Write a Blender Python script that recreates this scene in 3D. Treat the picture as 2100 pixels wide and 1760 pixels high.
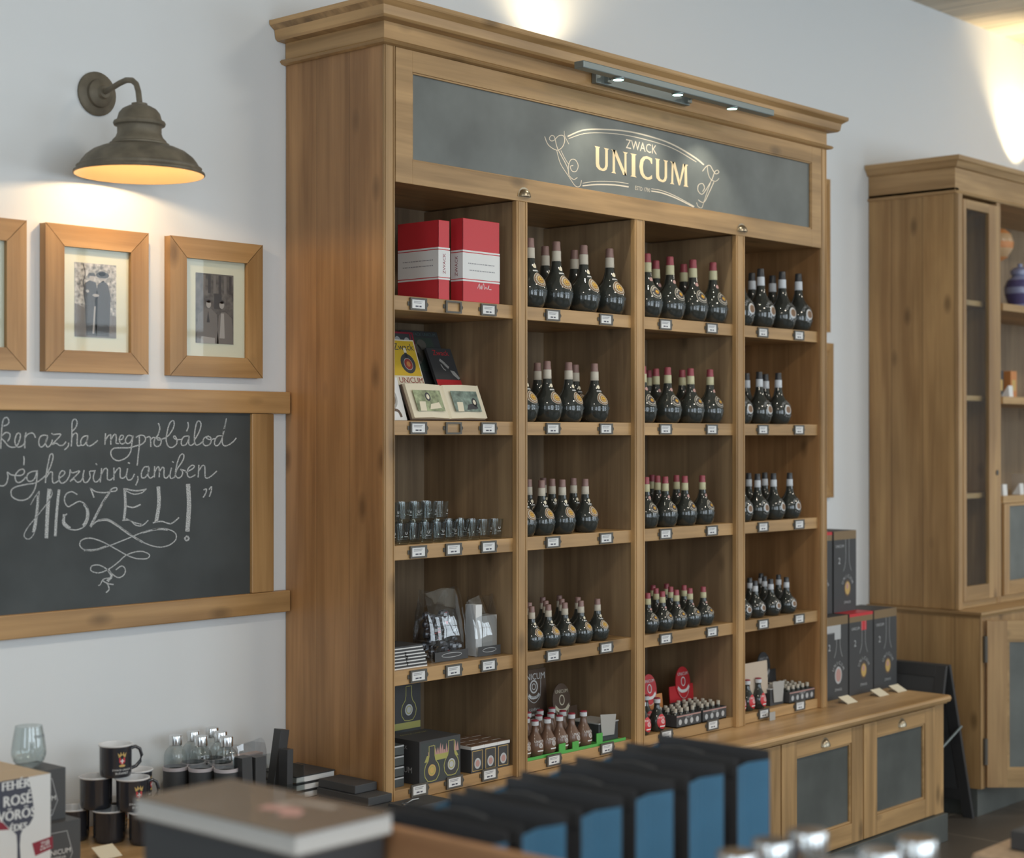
import bpy, math, random
from mathutils import Vector, Matrix
random.seed(7)
S = bpy.context.scene
for o in list(bpy.data.objects): bpy.data.objects.remove(o)
PI = math.pi
# ---------------------------------------------------------------- camera, world, lights, exposure
F, YAW, PITCH, ROLL = 3455.02, 0.84075, 0.004335, -0.00028
CAM = Vector((-3.2317, -3.3687, 1.6))
FW = Vector((math.sin(YAW)*math.cos(PITCH), math.cos(YAW)*math.cos(PITCH), math.sin(PITCH)))
R0 = Vector((math.cos(YAW), -math.sin(YAW), 0)); U0 = R0.cross(FW)
RT = R0*math.cos(ROLL)+U0*math.sin(ROLL); UP = U0*math.cos(ROLL)-R0*math.sin(ROLL)
cd = bpy.data.cameras.new('camera'); cam = bpy.data.objects.new('camera', cd)
S.collection.objects.link(cam); S.camera = cam
mw = Matrix.Identity(4)
for i in range(3): mw[i][0], mw[i][1], mw[i][2], mw[i][3] = RT[i], UP[i], -FW[i], CAM[i]
cam.matrix_world = mw
cd.sensor_fit = 'HORIZONTAL'; cd.sensor_width = 36; cd.lens = F*36/2100
cd.clip_start = .05; cd.clip_end = 60
cd.dof.use_dof = True; cd.dof.focus_distance = 5.05; cd.dof.aperture_fstop = (cd.lens/1000)/.026
cd.dof.aperture_blades = 7
S.view_settings.view_transform = 'Standard'; S.view_settings.look = 'None'
S.view_settings.exposure = 0.0; S.view_settings.gamma = 1; S.view_settings.use_curve_mapping = False
W = bpy.data.worlds.new('world'); S.world = W; W.use_nodes = True
W.node_tree.nodes['Background'].inputs[0].default_value = (.62, .74, .9, 1)
W.node_tree.nodes['Background'].inputs[1].default_value = 1.0

def light(name, kind, loc, power, color, size=.1, sy=None, aim=None, spot=None, blend=.3):
    ld = bpy.data.lights.new(name, kind); ld.energy = power; ld.color = color
    if kind == 'AREA':
        ld.shape = 'RECTANGLE' if sy else 'DISK'; ld.size = size
        if sy: ld.size_y = sy
    else: ld.shadow_soft_size = size
    if spot: ld.spot_size = spot; ld.spot_blend = blend
    o = bpy.data.objects.new(name, ld); S.collection.objects.link(o); o.location = loc
    if aim: o.rotation_euler = (Vector(aim)-Vector(loc)).to_track_quat('-Z', 'Y').to_euler()
    return o
DAY = (.83, .935, 1.0); WARM = (1.0, .70, .38)
D = .414; YF = -6.2; XL = -5.6; XR = 8.6; ZC = 3.6
WIN = [(-3.9, 2.4), (-.6, 2.4), (3.75, 2.4), (7.0, 2.2)]         # windows in the wall behind the camera
for wx, ww in WIN: light('daylight_window', 'AREA', (wx, YF-.12, 1.95), 70, DAY, ww, 2.5, (wx, 0, 2.0))
light('side_fill_light', 'AREA', (XL-.12, -2.6, 2.0), 26, DAY, 1.5, 2.2, (0, -2.6, 2.0))  # unseen window, added to bring side light onto left-facing surfaces
for lx, ly in ((-2.2, -2.4), (.8, -2.4), (3.8, -2.4), (6.6, -2.2)):
    light('ceiling_fill_light', 'AREA', (lx, ly, ZC-.04), 22, (1, .90, .76), .5, None, (lx, ly, 0))  # unseen warm fill added below the ceiling, no fitting there
light('gooseneck_bulb', 'POINT', (-.652, .222, 2.309), 4.2, WARM, .018)
light('cabinet_uplight', 'SPOT', (1.12, .25, 2.88), 10, (1, .80, .50), .03, None, (1.13, .38, 3.5), math.radians(130), 1.0)
light('cupboard_uplight', 'SPOT', (4.80, .27, 2.90), 42, (1, .78, .46), .03, None, (4.82, .37, 3.5), math.radians(96), .7)
for lx in (.88, 1.19, 1.50):
    light('picture_light_led', 'SPOT', (lx, -.132, 2.704), 5.5, (1, .93, .76), .008, None, (lx+.02, -.02, 1.7), math.radians(100), .6)

# ---------------------------------------------------------------- materials
def mk(name):
    m = bpy.data.materials.new(name); m.use_nodes = True
    nt = m.node_tree; return m, nt, nt.nodes['Principled BSDF']
def plain(name, c, rough=.5, metal=0, spec=.5, coat=0, bump=0, bscale=60, emit=None, var=0):
    m, nt, b = mk(name)
    b.inputs['Base Color'].default_value = (*c, 1); b.inputs['Roughness'].default_value = rough
    b.inputs['Metallic'].default_value = metal; b.inputs['Specular IOR Level'].default_value = spec
    if coat: b.inputs['Coat Weight'].default_value = coat; b.inputs['Coat Roughness'].default_value = .05
    if emit: b.inputs['Emission Color'].default_value = (*emit[:3], 1); b.inputs['Emission Strength'].default_value = emit[3]
    if bump or var:
        tc = nt.nodes.new('ShaderNodeTexCoord'); n = nt.nodes.new('ShaderNodeTexNoise')
        n.inputs['Scale'].default_value = bscale; n.inputs['Detail'].default_value = 4
        nt.links.new(tc.outputs['Object'], n.inputs['Vector'])
        if bump:
            bp = nt.nodes.new('ShaderNodeBump'); bp.inputs['Strength'].default_value = bump; bp.inputs['Distance'].default_value = .002
            nt.links.new(n.outputs['Fac'], bp.inputs['Height']); nt.links.new(bp.outputs['Normal'], b.inputs['Normal'])
        if var:
            r = nt.nodes.new('ShaderNodeValToRGB'); r.color_ramp.elements[0].position = .3; r.color_ramp.elements[1].position = .7
            r.color_ramp.elements[0].color = (*[x*(1-var) for x in c], 1); r.color_ramp.elements[1].color = (*[min(1, x*(1+var)) for x in c], 1)
            nt.links.new(n.outputs['Fac'], r.inputs['Fac']); nt.links.new(r.outputs['Color'], b.inputs['Base Color'])
    return m
def wood(name, light_c, dark_c, axis='Z', rough=.42, knots=True, plank=0.0):
    m, nt, b = mk(name); N = nt.nodes.new; L = nt.links.new
    tc = N('ShaderNodeTexCoord'); oi = N('ShaderNodeObjectInfo')
    mul = N('ShaderNodeVectorMath'); mul.operation = 'SCALE'; mul.inputs[0].default_value = (13.1, 7.7, 17.3)
    L(oi.outputs['Random'], mul.inputs['Scale'])
    add = N('ShaderNodeVectorMath'); L(tc.outputs['Object'], add.inputs[0]); L(mul.outputs[0], add.inputs[1])
    def mp(across, along):
        q = N('ShaderNodeMapping'); s = [across]*3; s['XYZ'.index(axis)] = along
        q.inputs['Scale'].default_value = s; L(add.outputs[0], q.inputs['Vector']); return q
    n1 = N('ShaderNodeTexNoise'); n1.inputs['Scale'].default_value = 1; n1.inputs['Detail'].default_value = 5; n1.inputs['Distortion'].default_value = .8
    L(mp(11, .9).outputs[0], n1.inputs['Vector'])
    n2 = N('ShaderNodeTexNoise'); n2.inputs['Scale'].default_value = 1; n2.inputs['Detail'].default_value = 6; n2.inputs['Distortion'].default_value = .4
    L(mp(55, 2.0).outputs[0], n2.inputs['Vector'])
    a1 = N('ShaderNodeMath'); a1.operation = 'MULTIPLY'; a1.inputs[1].default_value = .34; L(n2.outputs['Fac'], a1.inputs[0])
    a2 = N('ShaderNodeMath'); a2.operation = 'MULTIPLY_ADD'; a2.inputs[1].default_value = .7; L(n1.outputs['Fac'], a2.inputs[0]); L(a1.outputs[0], a2.inputs[2])
    r = N('ShaderNodeValToRGB'); r.color_ramp.elements[0].position = .40; r.color_ramp.elements[1].position = .66
    r.color_ramp.elements[0].color = (*dark_c, 1); r.color_ramp.elements[1].color = (*light_c, 1); L(a2.outputs[0], r.inputs['Fac'])
    n3 = N('ShaderNodeTexNoise'); n3.inputs['Scale'].default_value = 1; n3.inputs['Detail'].default_value = 3; L(mp(5, 1.6).outputs[0], n3.inputs['Vector'])
    m3 = N('ShaderNodeMapRange'); m3.inputs['From Min'].default_value = .3; m3.inputs['From Max'].default_value = .7; m3.inputs['To Min'].default_value = .80; m3.inputs['To Max'].default_value = 1.14; L(n3.outputs['Fac'], m3.inputs['Value'])
    v3 = N('ShaderNodeVectorMath'); v3.operation = 'SCALE'; L(r.outputs['Color'], v3.inputs[0]); L(m3.outputs[0], v3.inputs['Scale'])
    col = v3.outputs[0]
    if knots:
        v = N('ShaderNodeTexVoronoi'); v.inputs['Scale'].default_value = 1; L(mp(7.5, 3.4).outputs[0], v.inputs['Vector'])
        k = N('ShaderNodeMapRange'); k.inputs['From Min'].default_value = .05; k.inputs['From Max'].default_value = .17
        k.inputs['To Min'].default_value = .7; k.inputs['To Max'].default_value = 0; L(v.outputs['Distance'], k.inputs['Value'])
        mx = N('ShaderNodeMix'); mx.data_type = 'RGBA'; L(k.outputs[0], mx.inputs['Factor']); L(col, mx.inputs['A'])
        mx.inputs['B'].default_value = (*[x*.45 for x in dark_c], 1); col = mx.outputs['Result']
    if plank:
        sep = N('ShaderNodeSeparateXYZ'); L(tc.outputs['Object'], sep.inputs[0])
        ax = plank[0]; s = N('ShaderNodeMath'); s.operation = 'MULTIPLY'; s.inputs[1].default_value = 1/plank[1]; L(sep.outputs[ax], s.inputs[0])
        fr = N('ShaderNodeMath'); fr.operation = 'FRACT'; L(s.outputs[0], fr.inputs[0])
        lt = N('ShaderNodeMath'); lt.operation = 'LESS_THAN'; lt.inputs[1].default_value = plank[2]; L(fr.outputs[0], lt.inputs[0])
        fl = N('ShaderNodeMath'); fl.operation = 'FLOOR'; L(s.outputs[0], fl.inputs[0])
        wn = N('ShaderNodeTexWhiteNoise'); wn.noise_dimensions = '1D'; L(fl.outputs[0], wn.inputs['W'])
        mr = N('ShaderNodeMapRange'); mr.inputs['To Min'].default_value = .92; mr.inputs['To Max'].default_value = 1.06; L(wn.outputs['Value'], mr.inputs['Value'])
        vm = N('ShaderNodeVectorMath'); vm.operation = 'SCALE'; L(col, vm.inputs[0]); L(mr.outputs[0], vm.inputs['Scale'])
        mx = N('ShaderNodeMix'); mx.data_type = 'RGBA'; L(lt.outputs[0], mx.inputs['Factor']); L(vm.outputs[0], mx.inputs['A'])
        mx.inputs['B'].default_value = (*[x*.3 for x in dark_c], 1); col = mx.outputs['Result']
    L(col, b.inputs['Base Color']); b.inputs['Roughness'].default_value = rough
    bp = N('ShaderNodeBump'); bp.inputs['Strength'].default_value = .25; bp.inputs['Distance'].default_value = .001
    L(n2.outputs['Fac'], bp.inputs['Height']); L(bp.outputs['Normal'], b.inputs['Normal'])
    return m
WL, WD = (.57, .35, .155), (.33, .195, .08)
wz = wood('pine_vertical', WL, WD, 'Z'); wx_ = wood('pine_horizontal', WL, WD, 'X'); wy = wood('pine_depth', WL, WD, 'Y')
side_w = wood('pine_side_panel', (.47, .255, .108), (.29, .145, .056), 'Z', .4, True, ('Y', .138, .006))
in_w = wood('pine_inside_shaded', (.42, .285, .155), (.24, .155, .085), 'Z', .5)  # darker copy of the pine, compartment shade put into its colour
back_w = wood('pine_backboard', (.34, .245, .15), (.20, .14, .088), 'Z', .55, True, ('X', .145, .012))
frame_w = wood('oak_frame_horizontal', (.52, .31, .13), (.33, .18, .065), 'X', .4, True)
frame_v = wood('oak_frame_vertical', (.52, .31, .13), (.33, .18, .065), 'Z', .4, True)
cup_y = wood('waxed_pine_depth', (.52, .33, .155), (.34, .20, .085), 'Y'); cup_z = wood('waxed_pine_vertical', (.53, .34, .16), (.34, .20, .09), 'Z'); cup_x = wood('waxed_pine_horizontal', (.54, .35, .165), (.36, .22, .095), 'X')
worktop_w = wood('pine_worktop', (.68, .45, .23), (.46, .28, .125), 'X', .35)
cupside = wood('waxed_pine_side', (.52, .32, .14), (.34, .19, .075), 'Z', .45, True, ('Y', .15, .014))
ceil_w = wood('ceiling_planks', (.74, .66, .52), (.62, .54, .42), 'Y', .6, False, ('X', .235, .035))
crate_w = wood('crate_wood', (.50, .27, .13), (.34, .17, .08), 'Y')
wall_m = plain('wall_paint', (.78, .80, .81), .85, bump=.12, bscale=25)
def slate(name, c, rough):
    m = plain(name, c, rough, spec=.4, bscale=5, var=.22); return m
board_m = slate('blackboard_slate', (.058, .066, .068), .62)
sign_m = slate('sign_slate', (.155, .168, .160), .33)
doorslate = slate('door_slate', (.095, .102, .095), .5)
def chalk_mat(name, c, lo=.42, hi=.62, mixc=(.12, .13, .135)):
    m, nt, b = mk(name); n = nt.nodes.new('ShaderNodeTexNoise'); n.inputs['Scale'].default_value = 420; n.inputs['Detail'].default_value = 3
    tc = nt.nodes.new('ShaderNodeTexCoord'); nt.links.new(tc.outputs['Object'], n.inputs['Vector'])
    r = nt.nodes.new('ShaderNodeValToRGB'); r.color_ramp.elements[0].position = lo; r.color_ramp.elements[1].position = hi
    r.color_ramp.elements[0].color = (*mixc, 1); r.color_ramp.elements[1].color = (*c, 1)
    nt.links.new(n.outputs['Fac'], r.inputs['Fac']); nt.links.new(r.outputs['Color'], b.inputs['Base Color']); b.inputs['Roughness'].default_value = .9
    return m
chalk = chalk_mat('chalk', (.62, .64, .64), .36, .56)
gold_paint = plain('cream_gold_paint', (.86, .66, .40), .5)
line_paint = plain('cream_line_paint', (.74, .64, .50), .5)
blackp = plain('black_paint', (.05, .05, .052), .4)
blackm = plain('matt_black_card', (.058, .059, .062), .6)
greym = plain('grey_card', (.42, .41, .39), .7)
white = plain('white_paper', (.80, .80, .79), .7)
cream = plain('cream_card', (.80, .72, .55), .7)
tan = plain('tan_card', (.58, .48, .38), .8)
page_m = plain('page_edges', (.58, .56, .53), .8, bscale=300, var=.12)
kraft = plain('kraft_board', (.62, .50, .36), .8)
steel = plain('polished_steel', (.75, .76, .76), .18, 1)
brass = plain('aged_brass', (.42, .36, .27), .32, 1)
bronze = plain('bronze_holder', (.115, .105, .09), .5, .3)
alu = plain('brushed_aluminium', (.24, .28, .28), .4, .5)
lampm = plain('weathered_zinc', (.17, .145, .105), .6, .25, bscale=22, var=.28, bump=.2)
lampin = plain('lamp_inner_enamel', (.34, .245, .14), .4)
led = plain('led_lens', (.8, 1, .95), .3, emit=(.5, 1, .88, 7))
bulb_m = plain('frosted_bulb', (1, .9, .7), .3, emit=(1, .72, .4, 6))
enamel = plain('navy_black_enamel', (.034, .035, .043), .16, coat=.4); enamel_w = plain('white_enamel', (.76, .77, .79), .25)
navy = plain('navy', (.05, .06, .15), .5); blue = plain('blue_paper', (.042, .165, .285), .62, bscale=4, var=.2)
red = plain('red_cover', (.60, .035, .045), .42); dred = plain('dark_red', (.30, .03, .05), .45)
gold = plain('gold_print', (.62, .42, .14), .45, .2); yellow = plain('yellow_cover', (.70, .46, .04), .45)
green = plain('bright_green_tray', (.09, .42, .08), .5); olive = plain('olive_gold_band', (.42, .40, .12), .5)
pink = plain('dusty_pink', (.52, .30, .27), .5); orange = plain('orange', (.62, .25, .08), .5)
mred = plain('medallion_red', (.35, .06, .04), .5); brownb = plain('cocoa_brown', (.17, .095, .062), .28, coat=.3)
brownc = plain('brown_card', (.13, .085, .06), .6); capbrown = plain('rose_brown_foil', (.29, .175, .155), .4, .1); capred = plain('red_foil', (.36, .075, .095), .38, .1)
capcream = plain('cream_foil', (.62, .56, .46), .42); capyel = plain('yellow_cream_foil', (.62, .58, .36), .42); capwhite = plain('white_foil', (.66, .69, .73), .42)
medbrown = plain('medallion_brown', (.20, .11, .055), .5); medred = plain('medallion_red_brown', (.34, .13, .05), .5); peach = plain('peach_print', (.66, .46, .32), .5)
emb = plain('embossed_name_with_reflection', (.10, .13, .15), .3)  # name in blue-grey, window reflections on the belly put into its colour
capblack = plain('black_foil', (.05, .052, .058), .28); bglass = plain('dark_green_glass', (.030, .034, .031), .05, spec=.7, coat=.3)
darktext = plain('dark_print', (.10, .10, .13), .6); greytext = plain('grey_print', (.35, .35, .37), .6)
silver = plain('silver_print', (.55, .56, .57), .4, .2); lilac = plain('blue_white_porcelain', (.30, .33, .52), .2, coat=.3)
floor_m, nt, b = mk('floor_tiles')
br = nt.nodes.new('ShaderNodeTexBrick'); tc = nt.nodes.new('ShaderNodeTexCoord'); nt.links.new(tc.outputs['Object'], br.inputs['Vector'])
br.inputs['Scale'].default_value = 1; br.inputs['Brick Width'].default_value = .6; br.inputs['Row Height'].default_value = .6; br.offset = 0
br.inputs['Mortar Size'].default_value = .006; br.inputs['Color1'].default_value = (.085, .072, .06, 1); br.inputs['Color2'].default_value = (.105, .09, .075, 1); br.inputs['Mortar'].default_value = (.17, .15, .12, 1)
nt.links.new(br.outputs['Color'], b.inputs['Base Color']); b.inputs['Roughness'].default_value = .45
def glassy(name, col=(1, 1, 1), ior=1.45, rough=0, clear=.0):
    m, nt, b = mk(name); b.inputs['Base Color'].default_value = (*col, 1); b.inputs['Transmission Weight'].default_value = 1
    b.inputs['IOR'].default_value = ior; b.inputs['Roughness'].default_value = rough
    if clear:
        tr = nt.nodes.new('ShaderNodeBsdfTransparent'); mx = nt.nodes.new('ShaderNodeMixShader'); mx.inputs[0].default_value = clear
        out = nt.nodes['Material Output']; nt.links.new(b.outputs[0], mx.inputs[1]); nt.links.new(tr.outputs[0], mx.inputs[2]); nt.links.new(mx.outputs[0], out.inputs['Surface'])
    return m
glass = glassy('clear_glass', (.95, .97, .97), 1.38, 0, .5)
def pane(name, fac, tint=(1, 1, 1)):
    m = bpy.data.materials.new(name); m.use_nodes = True; nt = m.node_tree; nt.nodes.clear()
    o = nt.nodes.new('ShaderNodeOutputMaterial'); t = nt.nodes.new('ShaderNodeBsdfTransparent'); t.inputs[0].default_value = (*tint, 1)
    g = nt.nodes.new('ShaderNodeBsdfGlossy'); g.inputs['Roughness'].default_value = .01
    lw = nt.nodes.new('ShaderNodeLayerWeight'); lw.inputs[0].default_value = .5
    pw = nt.nodes.new('ShaderNodeMath'); pw.operation = 'POWER'; pw.inputs[1].default_value = 4; nt.links.new(lw.outputs['Facing'], pw.inputs[0])
    fr = nt.nodes.new('ShaderNodeMath'); fr.operation = 'MULTIPLY_ADD'; fr.inputs[1].default_value = .6; fr.inputs[2].default_value = .045; nt.links.new(pw.outputs[0], fr.inputs[0])
    ml = nt.nodes.new('ShaderNodeMath'); ml.operation = 'MULTIPLY'; ml.inputs[1].default_value = fac; ml.use_clamp = True
    mx = nt.nodes.new('ShaderNodeMixShader'); nt.links.new(fr.outputs[0], ml.inputs[0]); nt.links.new(ml.outputs[0], mx.inputs[0])
    nt.links.new(t.outputs[0], mx.inputs[1]); nt.links.new(g.outputs[0], mx.inputs[2]); nt.links.new(mx.outputs[0], o.inputs[0]); return m
glass = pane('thin_clear_glass', 1.6, (.90, .93, .93)); pane_m = pane('window_glass', .4, (.96, .98, .98)); film_m = pane('cellophane', 2.6, (.88, .90, .92)); acr_m = pane('acrylic', 2.5, (.90, .93, .93))

# ---------------------------------------------------------------- mesh helpers
_txt = {}
def text_geo(s):
    if s in _txt: return _txt[s]
    cu = bpy.data.curves.new('t', 'FONT'); cu.body = s; cu.size = 1; cu.align_x = 'CENTER'; cu.resolution_u = 2
    o = bpy.data.objects.new('t', cu); S.collection.objects.link(o)
    me = bpy.data.meshes.new_from_object(o.evaluated_get(bpy.context.evaluated_depsgraph_get()))
    g = ([(v.co.x, v.co.y-.34) for v in me.vertices], [tuple(p.vertices) for p in me.polygons])
    bpy.data.objects.remove(o); bpy.data.curves.remove(cu); bpy.data.meshes.remove(me)
    _txt[s] = g; return g
SERIF = {  # unit-height letters built from stems and hairlines with flared serifs: (width, list of polygons)
 'U': (.62, [[(.02, 1), (.25, 1), (.21, .93), (.21, .28), (.26, .14), (.36, .1), (.36, 0), (.2, .03), (.09, .14), (.07, .28), (.07, .93)], [(.40, 1), (.62, 1), (.57, .93), (.57, .26), (.52, .1), (.43, .02), (.36, 0), (.36, .1), (.43, .16), (.46, .28), (.46, .93)]]),
 'N': (.74, [[(.0, 1), (.2, 1), (.17, .93), (.17, .07), (.22, 0), (.02, 0), (.07, .07), (.07, .93)], [(.07, 1), (.22, 1), (.66, .0), (.52, .0)], [(.5, 1), (.72, 1), (.66, .93), (.66, 0), (.57, 0), (.57, .93)]]),
 'I': (.28, [[(.0, 1), (.28, 1), (.22, .94), (.22, .06), (.28, 0), (0, 0), (.06, .06), (.06, .94)]]),
 'C': (.62, [[(.6, .72), (.56, .72), (.5, .85), (.4, .9), (.3, .88), (.22, .75), (.19, .5), (.22, .25), (.3, .13), (.4, .1), (.5, .14), (.59, .24), (.6, .08), (.5, .01), (.36, -.02), (.2, .04), (.08, .2), (.03, .5), (.08, .8), (.2, .96), (.36, 1.02), (.5, .99), (.6, .96)]]),
 'M': (.86, [[(.0, 1), (.2, 1), (.16, .9), (.15, .07), (.2, 0), (.0, 0), (.06, .07), (.08, .92)], [(.1, 1), (.24, 1), (.46, .2), (.40, .0)], [(.40, 0), (.46, .0), (.72, 1), (.60, 1)], [(.64, 1), (.84, 1), (.78, .92), (.80, .07), (.86, 0), (.62, 0), (.67, .07), (.67, .8)]])}
class MB:
    def __init__(s): s.v = []; s.f = []; s.mi = []; s.sm = []
    def raw(s, vs, fs, m=0, smooth=False, T=None):
        b = len(s.v); s.v += [tuple(T @ Vector(p)) if T else tuple(p) for p in vs]
        for f in fs: s.f.append(tuple(b+i for i in f)); s.mi.append(m); s.sm.append(smooth)
        return s
    def box(s, x0, x1, y0, y1, z0, z1, m=0, T=None):
        vs = [(x, y, z) for z in (z0, z1) for y in (y0, y1) for x in (x0, x1)]
        return s.raw(vs, [(0, 2, 3, 1), (4, 5, 7, 6), (0, 1, 5, 4), (2, 6, 7, 3), (0, 4, 6, 2), (1, 3, 7, 5)], m, False, T)
    def lathe(s, prof, c=(0, 0, 0), seg=24, m=0, T=None, ms=None, a0=0, a1=2*PI):
        vs = []; fs = []; full = abs(a1-a0-2*PI) < 1e-6; n = seg if full else seg+1
        for r, z in prof:
            for i in range(n):
                a = a0+(a1-a0)*i/seg; vs.append((c[0]+r*math.cos(a), c[1]+r*math.sin(a), c[2]+z))
        b = len(s.v); s.v += [tuple(T @ Vector(p)) if T else p for p in vs]
        for k in range(len(prof)-1):
            for i in range(seg):
                j = (i+1) % n if full else i+1
                s.f.append((b+k*n+i, b+k*n+j, b+(k+1)*n+j, b+(k+1)*n+i)); s.mi.append(ms[k] if ms else m); s.sm.append(True)
        return s
    def tube(s, path, r, m=0, seg=8, caps=True, T=None):
        P = [Vector(p) for p in path]; n = len(P); rings = []
        up = Vector((0, 0, 1))
        for i, p in enumerate(P):
            t = (P[min(i+1, n-1)]-P[max(i-1, 0)]).normalized()
            u = t.cross(up); 
            if u.length < .05: u = t.cross(Vector((1, 0, 0)))
            u.normalize(); w = u.cross(t).normalized(); rr = r[i] if isinstance(r, (list, tuple)) else r
            rings.append([p+u*math.cos(2*PI*k/seg)*rr+w*math.sin(2*PI*k/seg)*rr for k in range(seg)])
        vs = [q for g in rings for q in g]; fs = []
        for i in range(n-1):
            for k in range(seg): fs.append((i*seg+k, i*seg+(k+1) % seg, (i+1)*seg+(k+1) % seg, (i+1)*seg+k))
        if caps: fs += [tuple(range(seg)), tuple((n-1)*seg+k for k in range(seg))]
        return s.raw(vs, fs, m, True, T)
    def prism(s, pts, d0, d1, axis='Y', m=0, T=None):
        def q(p, d): return {'Y': (p[0], d, p[1]), 'X': (d, p[0], p[1]), 'Z': (p[0], p[1], d)}[axis]
        n = len(pts); vs = [q(p, d0) for p in pts]+[q(p, d1) for p in pts]
        return s.raw(vs, [tuple(range(n)), tuple(range(2*n-1, n-1, -1))]+[(i, (i+1) % n, n+(i+1) % n, n+i) for i in range(n)], m, False, T)
    def sweep_rect(s, prof, x0, x1, y0, y1, m=0, sides='LFR'):
        # moulding: profile (out, z) swept round the left, front and right of a rectangle
        pts = []
        if 'L' in sides: pts.append(lambda o: (x0-o, y1))
        pts.append(lambda o: (x0-o if 'L' in sides else x0, y0-o)); pts.append(lambda o: (x1+o if 'R' in sides else x1, y0-o))
        if 'R' in sides: pts.append(lambda o: (x1+o, y1))
        k = len(prof); vs = [(*p(o), z) for p in pts for o, z in prof]; fs = []
        for i in range(len(pts)-1):
            for j in range(k): fs.append((i*k+j, i*k+(j+1) % k, (i+1)*k+(j+1) % k, (i+1)*k+j))
        fs += [tuple(range(k)), tuple((len(pts)-1)*k+j for j in range(k))]
        return s.raw(vs, fs, m)
    def text(s, t, fn, size, m=0, sx=1):
        vs, fs = text_geo(t); return s.raw([fn(x*size*sx, y*size) for x, y in vs], fs, m)
    def flat(s, pts, fn, m=0): return s.raw([fn(x, y) for x, y in pts], [tuple(range(len(pts)))], m)
    def dashes(s, fn, x0, x1, z, h, m=0):       # illegible small print
        x = x0; rr = random.Random(int(x0*1e5)+int(z*1e5))
        while x < x1:
            w = min(rr.uniform(1.2, 4.0)*h, x1-x); s.flat([(x, z), (x+w, z), (x+w, z+h), (x, z+h)], fn, m); x += w+.8*h
        return s
    def disc(s, fn, cx, cy, rx, ry, m=0, n=20): return s.flat([(cx+rx*math.cos(2*PI*i/n), cy+ry*math.sin(2*PI*i/n)) for i in range(n)], fn, m)
    def ring(s, fn, cx, cy, rx, ry, w, m=0, n=24, a0=0, a1=2*PI):
        vs = []; 
        for i in range(n+1):
            a = a0+(a1-a0)*i/n
            vs += [fn(cx+rx*math.cos(a), cy+ry*math.sin(a)), fn(cx+(rx-w)*math.cos(a), cy+(ry-w)*math.sin(a))]
        return s.raw(vs, [(2*i, 2*i+1, 2*i+3, 2*i+2) for i in range(n)], m)
    def stroke(s, pts, fn, w, m=0, smooth=True):
        P = [Vector((p[0], p[1])) for p in pts]
        if smooth and len(P) > 2:
            Q = []
            for i in range(len(P)-1):
                a, b_, c, d = P[max(i-1, 0)], P[i], P[i+1], P[min(i+2, len(P)-1)]
                for k in range(4):
                    t = k/4; Q.append(.5*((2*b_)+(c-a)*t+(2*a-5*b_+4*c-d)*t*t+(3*b_-a-3*c+d)*t**3))
            P = Q+[P[-1]]
        vs = []
        for i, p in enumerate(P):
            t = P[min(i+1, len(P)-1)]-P[max(i-1, 0)]
            t = t.normalized() if t.length > 1e-9 else Vector((1, 0)); n = Vector((-t.y, t.x))*w/2
            if i == 0: p = p-t*w*.3
            if i == len(P)-1: p = p+t*w*.3
            vs += [fn(*(p+n)), fn(*(p-n))]
        return s.raw(vs, [(2*i, 2*i+1, 2*i+3, 2*i+2) for i in range(len(P)-1)], m)
    def serif(s, word, fn, x0, x1, z0, z1, m=0):
        tot = sum(SERIF[c][0] for c in word)+.08*(len(word)-1); k = (x1-x0)/tot; x = x0
        for c in word:
            for pl in SERIF[c][1]: s.flat([(x+px*k, z0+pz*(z1-z0)) for px, pz in pl], fn, m)
            x += (SERIF[c][0]+.08)*k
        return s
    def build(s, name, mats, parent=None, bev=0, loc=None):
        me = bpy.data.meshes.new(name); me.from_pydata(s.v, [], s.f); me.update()
        for m in (mats if isinstance(mats, (list, tuple)) else [mats]): me.materials.append(m)
        me.polygons.foreach_set('material_index', s.mi); me.polygons.foreach_set('use_smooth', s.sm)
        if any(s.sm): me.set_sharp_from_angle(angle=math.radians(42))
        me.validate()
        o = bpy.data.objects.new(name, me); S.collection.objects.link(o)
        if parent: o.parent = parent
        if loc: o.location = loc
        if bev:
            md = o.modifiers.new('bevel', 'BEVEL'); md.width = bev; md.segments = 2; md.limit_method = 'ANGLE'
        return o
def thing(name, label, cat, loc=(0, 0, 0), rz=0, group=None, scale=1):
    o = bpy.data.objects.new(name, None); S.collection.objects.link(o); o.empty_display_size = .05
    o.location = loc; o.rotation_euler = (0, 0, rz); o.scale = (scale,)*3; o['label'] = label; o['category'] = cat
    if group: o['group'] = group
    return o
def tag(o, label, cat, group=None, kind=None):
    o['label'] = label; o['category'] = cat
    if group: o['group'] = group
    if kind: o['kind'] = kind
    return o
def struct(mb, name, m, bev=0):
    o = mb.build(name, m, None, bev); o['kind'] = 'structure'; return o
def dup(root, loc, rz, label, group=None, scale=None, name=None):
    r = root.copy(); S.collection.objects.link(r); r.location = loc; r.rotation_euler = (0, 0, rz); r['label'] = label
    if scale: r.scale = scale if isinstance(scale, tuple) else (scale,)*3
    if group: r['group'] = group
    kids = [c for c in root.children]
    for ch in kids:
        c = ch.copy(); S.collection.objects.link(c); c.parent = r
        for g in ch.children:
            d = g.copy(); S.collection.objects.link(d); d.parent = c
    return r
def ray(px, py): return FW+RT*((px-1050)/F)-UP*((py-880)/F)
def atY(px, py, Y): d = ray(px, py); return CAM+d*((Y-CAM.y)/d.y)
def atZ(px, py, Z): d = ray(px, py); return CAM+d*((Z-CAM.z)/d.z)
def fr(X, Y, Z): return lambda x, z: (X+x, Y, Z+z)            # picture plane facing the room
def lf(X, Y, Z): return lambda x, z: (X, Y-x, Z+z)            # plane facing left
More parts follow.
